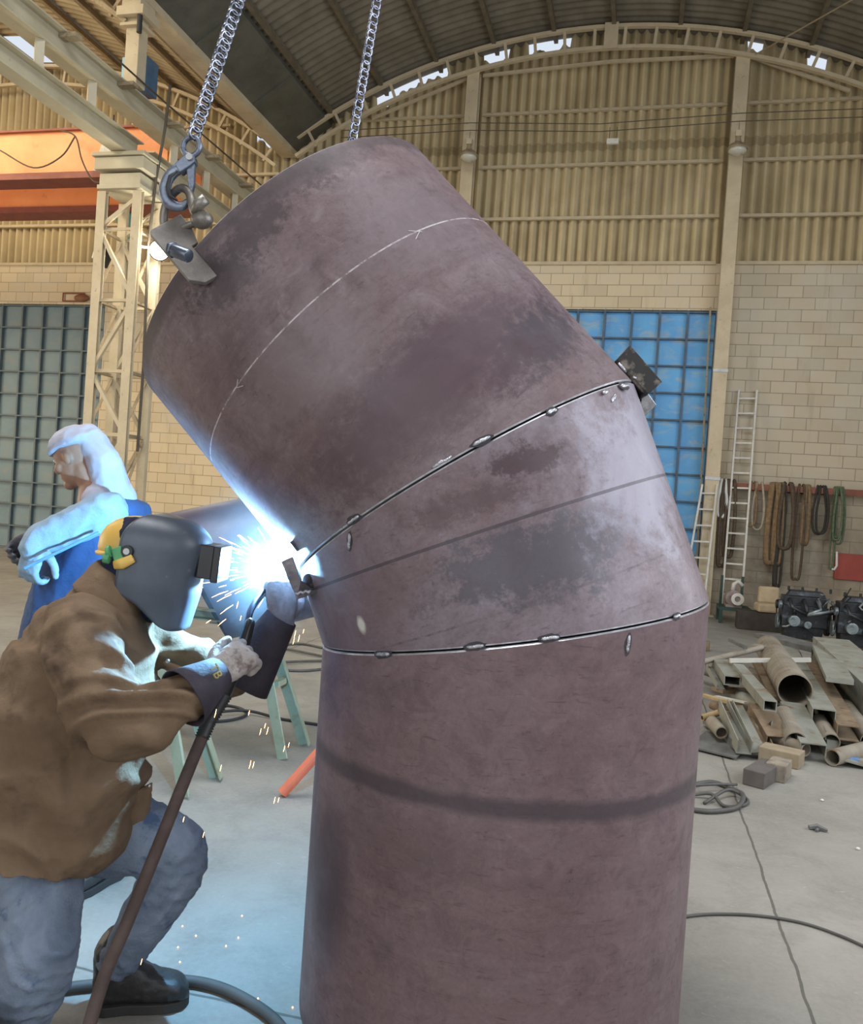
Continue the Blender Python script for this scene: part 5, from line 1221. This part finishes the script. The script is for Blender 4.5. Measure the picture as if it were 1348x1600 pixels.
mb = MB(); mb.cyl(L_(167, 862, .0), L_(173, 861, .0)-fw*.0, .017, 14); mb.cyl(L_(163, 870, .0), L_(172, 872, .0), .017, 14); mb.build('adjuster_knob', GRK, WEL, bevel=.002)
mb = MB(); mb.tube([W_(178, 883, 2.34), W_(190, 881, 2.34), W_(208, 872, 2.34)], [.012, .016, .013], 10, flat=(1, .5)); mb.build('head_strap', M('yellow_plastic', (.72, .46, .10)), WEL, smooth=True)
def helmet():
    ptch = R_(-4); WF = V((.97, .22, 0)).normalized(); WL = V((-.22, .97, 0)).normalized(); f_ = (WF*math.cos(ptch)+Z*math.sin(ptch)).normalized(); u_ = (Z*math.cos(ptch)-WF*math.sin(ptch)).normalized(); o_ = W_(222, 862, 2.46)
    NP, NS = 40, 30; front = []; mb = MB()
    def pt(ph, s_, off=0.):
        ff = math.cos(ph); bot = -.205+(.085 if ff < .0 else .085*(1-min(1, ff/.8))**2.0)+.03*max(0, (ff-.9)*10)*0
        top = .122; h = bot+(top-bot)*s_
        k = 1.0 if h < .02 else math.sqrt(max(0.0, 1-((h-.02)/(top-.02+.0001))**2.3)); k = max(k, .02)
        a = (.182+.02*max(0, min(1, (h+.05)/.1))-.018*max(0, (-h-.1)/.1))-off; wd = (.112-.010*max(0, (-h-.08)/.12))-off
        cx_ = .055*(1-k)
        c_ = max(0, abs(ff))**.62*math.copysign(1, ff); sn = math.copysign(abs(math.sin(ph))**.72, math.sin(ph))
        return o_+f_*(cx_+a*k*c_*(1 if ff > 0 else .42))+WL*(wd*k*sn)+u_*(h-off*.5)
    grid = []
    for off in (0., .004):
        g_ = [[pt(R_(-100+200*i/NP), j/NS, off) for i in range(NP+1)] for j in range(NS+1)]; grid.append(g_)
    n = NP+1; vs = [q for g_ in grid for row in g_ for q in row]; B2 = n*(NS+1); fs = []
    for j in range(NS):
        for i in range(NP):
            a = j*n+i; fs.append((a, a+1, a+n+1, a+n)); fs.append((B2+a, B2+a+n, B2+a+n+1, B2+a+1))
    for i in range(NP): fs.append((i, B2+i, B2+i+1, i+1)); t0 = NS*n+i; fs.append((t0, t0+1, B2+t0+1, B2+t0))
    for j in range(NS):
        a = j*n; fs.append((a, a+n, B2+a+n, B2+a)); a = j*n+NP; fs.append((a, B2+a, B2+a+n, a+n))
    mb.add(vs, fs); h = mb.build('welding_helmet', HELM, WEL, smooth=True)
    T = lambda a, b_, c: o_+f_*a+WL*b_+u_*c
    Rm = Matrix((f_, WL, u_)).transposed()
    mb = MB(); mb.box(T(.205, 0, .002), (.045, .118, .098), Rm); mb.build('lens_frame', BLKPL, h, bevel=.004)
    mb = MB(); mb.box(T(.236, 0, -.002), (.022, .124, .104), Rm); mb.build('lens_cover_frame', BLKPL, h, bevel=.003)
    mb = MB(); mb.box(T(.2465, 0, 0), (.003, .108, .083), Rm); mb.build('filter_lens', M('filter_glass', (.10, .13, .12), rough=.08, coat=1), h)
    for s_ in (-1, 1):
        mb = MB(); mb.cyl(T(.0, s_*.108, .008), T(.0, s_*.122, .008), .017, 22); mb.build('hinge_knob', BLKPL, h, bevel=.002)
        mb = MB(); mb.cyl(T(.0, s_*.122, .008), T(.0, s_*.125, .008), .009, 16); mb.build('hinge_cap', GALV, h)
    return h
helmet()
# torch and its hose (held by the welder: a thing of its own)
TOR = empty('welding_torch', W_(372, 1030, 2.37), 'black welding torch held in both gloves, its neck reaching to the arc', 'welding torch')
mb = MB(); mb.chain([W_(390, 975, 2.43), W_(378, 1015, 2.39), W_(364, 1055, 2.35), W_(350, 1088, 2.33)], [.018, .021, .021, .019], 14, 5, squash=(1, .85)); mb.build('handle', BLKPL, TOR, smooth=True)
NECK = M('blued_neck', (.07, .09, .13), (.04, .05, .07), .3, .6, scale=30)
mb = MB(); mb.chain([W_(386, 978, 2.44), W_(391, 955, 2.47), W_(405, 933, 2.54), W_(425, 915, 2.62)], [.0105, .0105, .011, .012], 14, 6); mb.build('neck', NECK, TOR, smooth=True)
BRASS = M('nozzle_copper', (.45, .33, .24), (.3, .22, .18), .3, .8)
mb = MB(); a, b_ = W_(417, 921, 2.60), W_(433, 903, 2.66)
for k in range(4): c = a.lerp(b_, k/3*.8); d = (b_-a).normalized(); mb.tube([c, c+d*.006], [.0155, .0155], 16)
mb.tube([a, b_], [.0125, .0115], 16); mb.build('nozzle', BRASS, TOR, smooth=False)
mb = MB(); mb.cyl(b_, b_.lerp(W_(439, 893, 2.67), .7), .0014, 6); mb.build('wire_tip', GALV, TOR)
mb = MB(); pts = [W_(351, 1085, 2.33), W_(338, 1108, 2.31), W_(325, 1130, 2.29), W_(316, 1152, 2.27)]
rr = []; pp = []
for k in range(34): t_ = k/33*3; i = min(int(t_), 2); pp.append(pts[i].lerp(pts[i+1], t_-i)); rr.append(.0205-.003*k/33+(.003 if k % 2 else -.001))
mb.tube(pp, rr, 14); mb.build('cable_boot', M('black_rubber', (.03, .03, .03)), TOR, smooth=True)
HOSE = M('brown_hose_sleeve', (.085, .055, .045), (.055, .036, .03), .75, scale=14, bump=.3, bscale=80)
sagging([W_(318, 1147, 2.275), W_(300, 1190, 2.25), W_(268, 1270, 2.21), W_(232, 1360, 2.17), W_(195, 1450, 2.12), W_(165, 1520, 2.08), W_(140, 1600, 2.03), W_(120, 1680, 1.99), PF(60, 1800, .02), PF(-120, 1830, .02)], .0165, 'hose', HOSE, parent=TOR, n=14)

# ------------------------------------------------------------------ the arc, sparks
ARC = W_(441, 886, 2.67)
rn = random.Random(5)
ARCM = M('arc_plasma', (1, 1, 1), em=(.78, .90, 1.0), ems=120)
mb = MB(); mb.sphere(ARC, (.022, .018, .026), 14, 9)
mb.sphere(ARC+(-up*.02-rt*.012), (.015, .015, .02), 10, 7); mb.sphere(ARC+(up*.02+rt*.012-fw*.01), (.012, .012, .018), 10, 7)
mb.build('welding_arc', ARCM, label='white blue welding arc burning at the inner bend of the elbow', cat='welding arc')
plight('arc_light', ARC-rt*.035-fw*.01, 165, (.24, .60, 1.0), .012)
SPK = M('spark_glow', (1, .6, .3), em=(1.0, .50, .18), ems=9)
mb = MB()
for k in range(95):
    a = rn.gauss(R_(176), R_(24)); ln = rn.uniform(.012, .055); r0 = rn.uniform(.05, .19) if k < 80 else rn.uniform(.19, .3)
    d = (rt*math.cos(a)+up*math.sin(a)-fw*rn.uniform(-.45, .6)).normalized()
    p0 = ARC+d*r0-up*(r0*r0*.5); mb.tube([p0, p0+d*ln*.5, p0+(d-up*.05)*ln], [.0003, .00085, .0002], 5)
for (x, y, dp) in ((392, 1188, 2.5), (397, 1190, 2.52), (430, 1245, 2.6), (436, 1246, 2.6), (408, 1138, 2.5), (415, 1130, 2.5), (419, 1136, 2.5), (445, 1165, 2.55), (288, 1276, 2.15), (319, 1300, 2.3), (222, 1498, 2.3), (338, 1108, 2.2), (390, 1110, 2.45),
                   (462, 985, 2.55), (468, 992, 2.55), (475, 983, 2.55), (460, 996, 2.55), (332, 1005, 2.3), (377, 962, 2.45), (372, 940, 2.42), (452, 1160, 2.6), (314, 1104, 2.2), (346, 1195, 2.4)):
    p0 = W_(x, y, dp); l = rn.uniform(.012, .026); mb.tube([p0, p0-up*l*.5-rt*.002, p0-up*l-rt*l*.25], [.0003, .0009, .0003], 5)
for (x, y) in ((281, 1503), (285, 1447), (306, 1462), (353, 1478), (403, 1560), (457, 1574), (378, 1431), (318, 1365), (127, 1382), (372, 1465), (278, 1480), (250, 1526)):
    q = PF(x, y, .004); mb.sphere(q, (.0022, .0022, .0022), 6, 4)
mb.build('welding_sparks', SPK, kind='stuff', label='orange sparks spraying left and falling from the welding arc', cat='sparks')

# ------------------------------------------------------------------ the second worker, behind
PB = V((-1.99, 3.02, 0))
P2 = empty('coworker', PB, 'person in blue apron and pale blue sleeves with white head cloth, behind the welder', 'person')
D2 = 3.38
f2 = V((-.95, .05, 0)).normalized(); l2 = Z.cross(f2).normalized()
h2 = W_(122, 712, D2)
CLOTH = M('white_head_cloth', (.44, .44, .50), (.36, .37, .44), .85, scale=8, c3=(.40, .20, .26), s3=5, fac3=(.54, .62))
PALE = M('pale_blue_cloth', (.26, .36, .45), (.21, .30, .38), .85, scale=8, bump=.3, bscale=60)
BLUA = M('blue_apron', (.028, .075, .19), (.02, .055, .145), .8, scale=6, bump=.3, bscale=60)
pitch2 = R_(-22); ff = (f2*math.cos(pitch2)+Z*math.sin(pitch2)).normalized(); uu = (Z*math.cos(pitch2)-f2*math.sin(pitch2)).normalized()
H = lambda a, b_, c: h2+ff*a+l2*b_+uu*c
Rh = Matrix((ff, l2, uu)).transposed()
ne = W_(158, 775, D2); hip2 = W_(128, 985, D2)
mb = MB(); mb.sphere(h2+uu*.02, (.10, .078, .095), 22, 14, Rh); mb.sphere(H(.02, 0, -.045), (.072, .06, .075), 18, 12, Rh)
mb.chain([H(.088, 0, .008), H(.115, 0, -.025), H(.103, 0, -.034)], [.010, .014, .011], 10, 3)      # nose
mb.chain([H(.075, -.035, .028), H(.088, 0, .022), H(.075, .035, .028)], [.012, .013, .012], 10, 3)    # brow
mb.chain([H(.085, -.018, -.064), H(.092, 0, -.062), H(.085, .018, -.064)], [.006, .008, .006], 8, 3); mb.chain([H(.083, -.016, -.074), H(.088, 0, -.075), H(.083, .016, -.074)], [.006, .008, .006], 8, 3)
mb.sphere(H(.07, 0, -.10), (.026, .03, .022), 12, 8, Rh)
for s_ in (-1, 1):
    mb.sphere(H(-.005, s_*.078, -.015), (.018, .010, .030), 12, 8, Rh); mb.sphere(H(.062, s_*.042, -.03), (.026, .02, .024), 12, 8, Rh)
mb.chain([H(-.02, 0, -.06), ne], [.058, .062]); mb.chain([ne, W_(168, 860, D2), W_(150, 930, D2), hip2], [.09, .14, .13, .13], 18, 4)
el1, wr1 = W_(70, 838, 3.18), W_(48, 862, 3.10)
mb.chain([W_(160, 790, 3.2), el1, wr1], [.05, .042, .03]); mb.chain([W_(170, 790, 3.56), W_(110, 870, 3.6), W_(50, 840, 3.45)], [.05, .042, .03])
fR, fL = PB+V((.02, -.10, .08)), PB+V((-.12, .14, .08))
mb.chain([hip2-l2*-.08, W_(140, 1170, D2-.05), fR], [.085, .06, .04]); mb.chain([hip2+l2*-.08, W_(110, 1170, D2+.1), fL], [.085, .06, .04])
soft(mb, 'body', SKIN, P2, .006, 2)
for s_ in (-1, 1): mb = MB(); mb.sphere(H(.078, s_*.034, .002), (.011, .014, .011), 12, 8, Rh); mb.build('eye', M('eye_white', (.7, .68, .65), rough=.2), P2, smooth=True); mb = MB(); mb.sphere(H(.0855, s_*.034, .0), (.005, .006, .006), 8, 6, Rh); mb.build('iris', BLKPL, P2, smooth=True)
mb = MB(); mb.loft([ell(H(-.005, 0, z_), ff*r_*1.05, l2*r_*.9, 26, 2.05) for z_, r_ in ((.028, .112), (.05, .112), (.085, .095), (.11, .06), (.122, .015))]); mb.chain([H(-.07, 0, .05), H(-.10, 0, -.03), H(-.11, 0, -.10), W_(182, 782, D2)], [.06, .062, .07, .08], 18, 5, squash=(1, 1)); mb.chain([H(-.03, -.06, -.02), H(-.03, -.05, -.10), W_(150, 782, D2-.08)], [.035, .045, .055], 14, 4)
soft(mb, 'head_cloth', CLOTH, P2, .006, 3, folds(.006, (14, 14, 9)))
mb = MB(); torso(mb, [(W_(118, 1010, D2), .20, .21), (W_(130, 960, D2), .205, .215), (W_(150, 900, D2), .205, .21), (W_(168, 845, D2), .19, .21), (W_(172, 800, D2), .13, .18), (W_(168, 775, D2), .07, .09)], l2)
torso(mb, [(W_(132, 1215, D2), .20, .22), (W_(125, 1120, D2), .20, .22), (W_(118, 1010, D2), .20, .21)], l2)
soft(mb, 'apron', BLUA, P2, .012, 3, folds(.010, (8, 8, 5)))
mb = MB(); mb.chain([W_(165, 800, 3.2), W_(115, 822, 3.16), W_(66, 842, 3.12), W_(52, 858, 3.1)], [.085, .07, .062, .052], 18, 5); mb.chain([W_(172, 800, 3.56), W_(110, 868, 3.6), W_(60, 842, 3.45)], [.085, .065, .05], 18, 5)
soft(mb, 'shirt', PALE, P2, .010, 3, folds(.008, (14, 14, 14)))
mb = MB(); mb.chain([hip2, W_(140, 1170, D2-.05), fR+Z*.03], [.12, .085, .07], 18, 5); mb.chain([hip2+V((0, .08, 0)), W_(110, 1170, D2+.1), fL+Z*.03], [.12, .085, .07], 18, 5)
soft(mb, 'trousers', NAVY, P2, .014, 3, folds(.008))
hand('glove', W_(56, 852, 3.1), (-up*.8-rt*.2-fw*.1), (-fw*.8-rt*.3), PALE, P2, (40, 50, 40), size=1.1, right=True, label='pale glove holding a blue rod', vox=.005)
hand('glove', W_(60, 838, 3.45), (-up*.5-rt*.8), (up*.4+fw*.5), M('dark_glove', (.07, .07, .08)), P2, (50, 50, 40), size=1.1, right=False, label='dark glove', vox=.005)
for fo in (fR, fL): boot(V((fo.x+.03, fo.y+.08, 0)), V((fo.x-.02, fo.y-.17, 0)), P2, fo+Z*.05)
mb = MB(); a = W_(92, 862, 3.05); b_ = W_(38, 888, 3.0); mb.tube([a.lerp(b_, -1.2), b_], .006, 8); mb.build('grinding_rod', M('blue_rod', (.10, .25, .42)), label='thin blue rod held in the coworker\'s pale glove', cat='rod')
# welding fume hanging over the joint (a real thin cloud, lit by the arc)
def fume():
    m = bpy.data.materials.new('fume'); m.use_nodes = True; nt = m.node_tree; nt.nodes.clear()
    out = nt.nodes.new('ShaderNodeOutputMaterial'); sc_ = nt.nodes.new('ShaderNodeVolumeScatter'); sc_.inputs['Color'].default_value = (.9, .95, 1, 1); sc_.inputs['Anisotropy'].default_value = .2
    tc = nd(nt, 'ShaderNodeTexCoord').outputs['Object']
    gr = nd(nt, 'ShaderNodeVectorMath', operation='LENGTH'); nt.links.new(tc, gr.inputs[0])
    n = ramp(nt, noise_(nt, tc, 9, 4, .6, .5), [(.35, .25), (.7, 1)]); fall = ramp(nt, math_(nt, 'DIVIDE', gr.outputs['Value'], .30), [(0, 1), (1, 0)])
    nt.links.new(math_(nt, 'MULTIPLY', math_(nt, 'MULTIPLY', n, fall), FUMED), sc_.inputs['Density']); nt.links.new(sc_.outputs[0], out.inputs['Volume'])
    c = ARC-rt*.03+up*.02; mb = MB(); mb.sphere(c, (.3, .3, .3), 20, 12)
    return mb.build('welding_fume', m, smooth=True, kind='stuff', label='thin bluish smoke glowing around the welding arc', cat='smoke', origin=c)
FUMED = .34
fume()
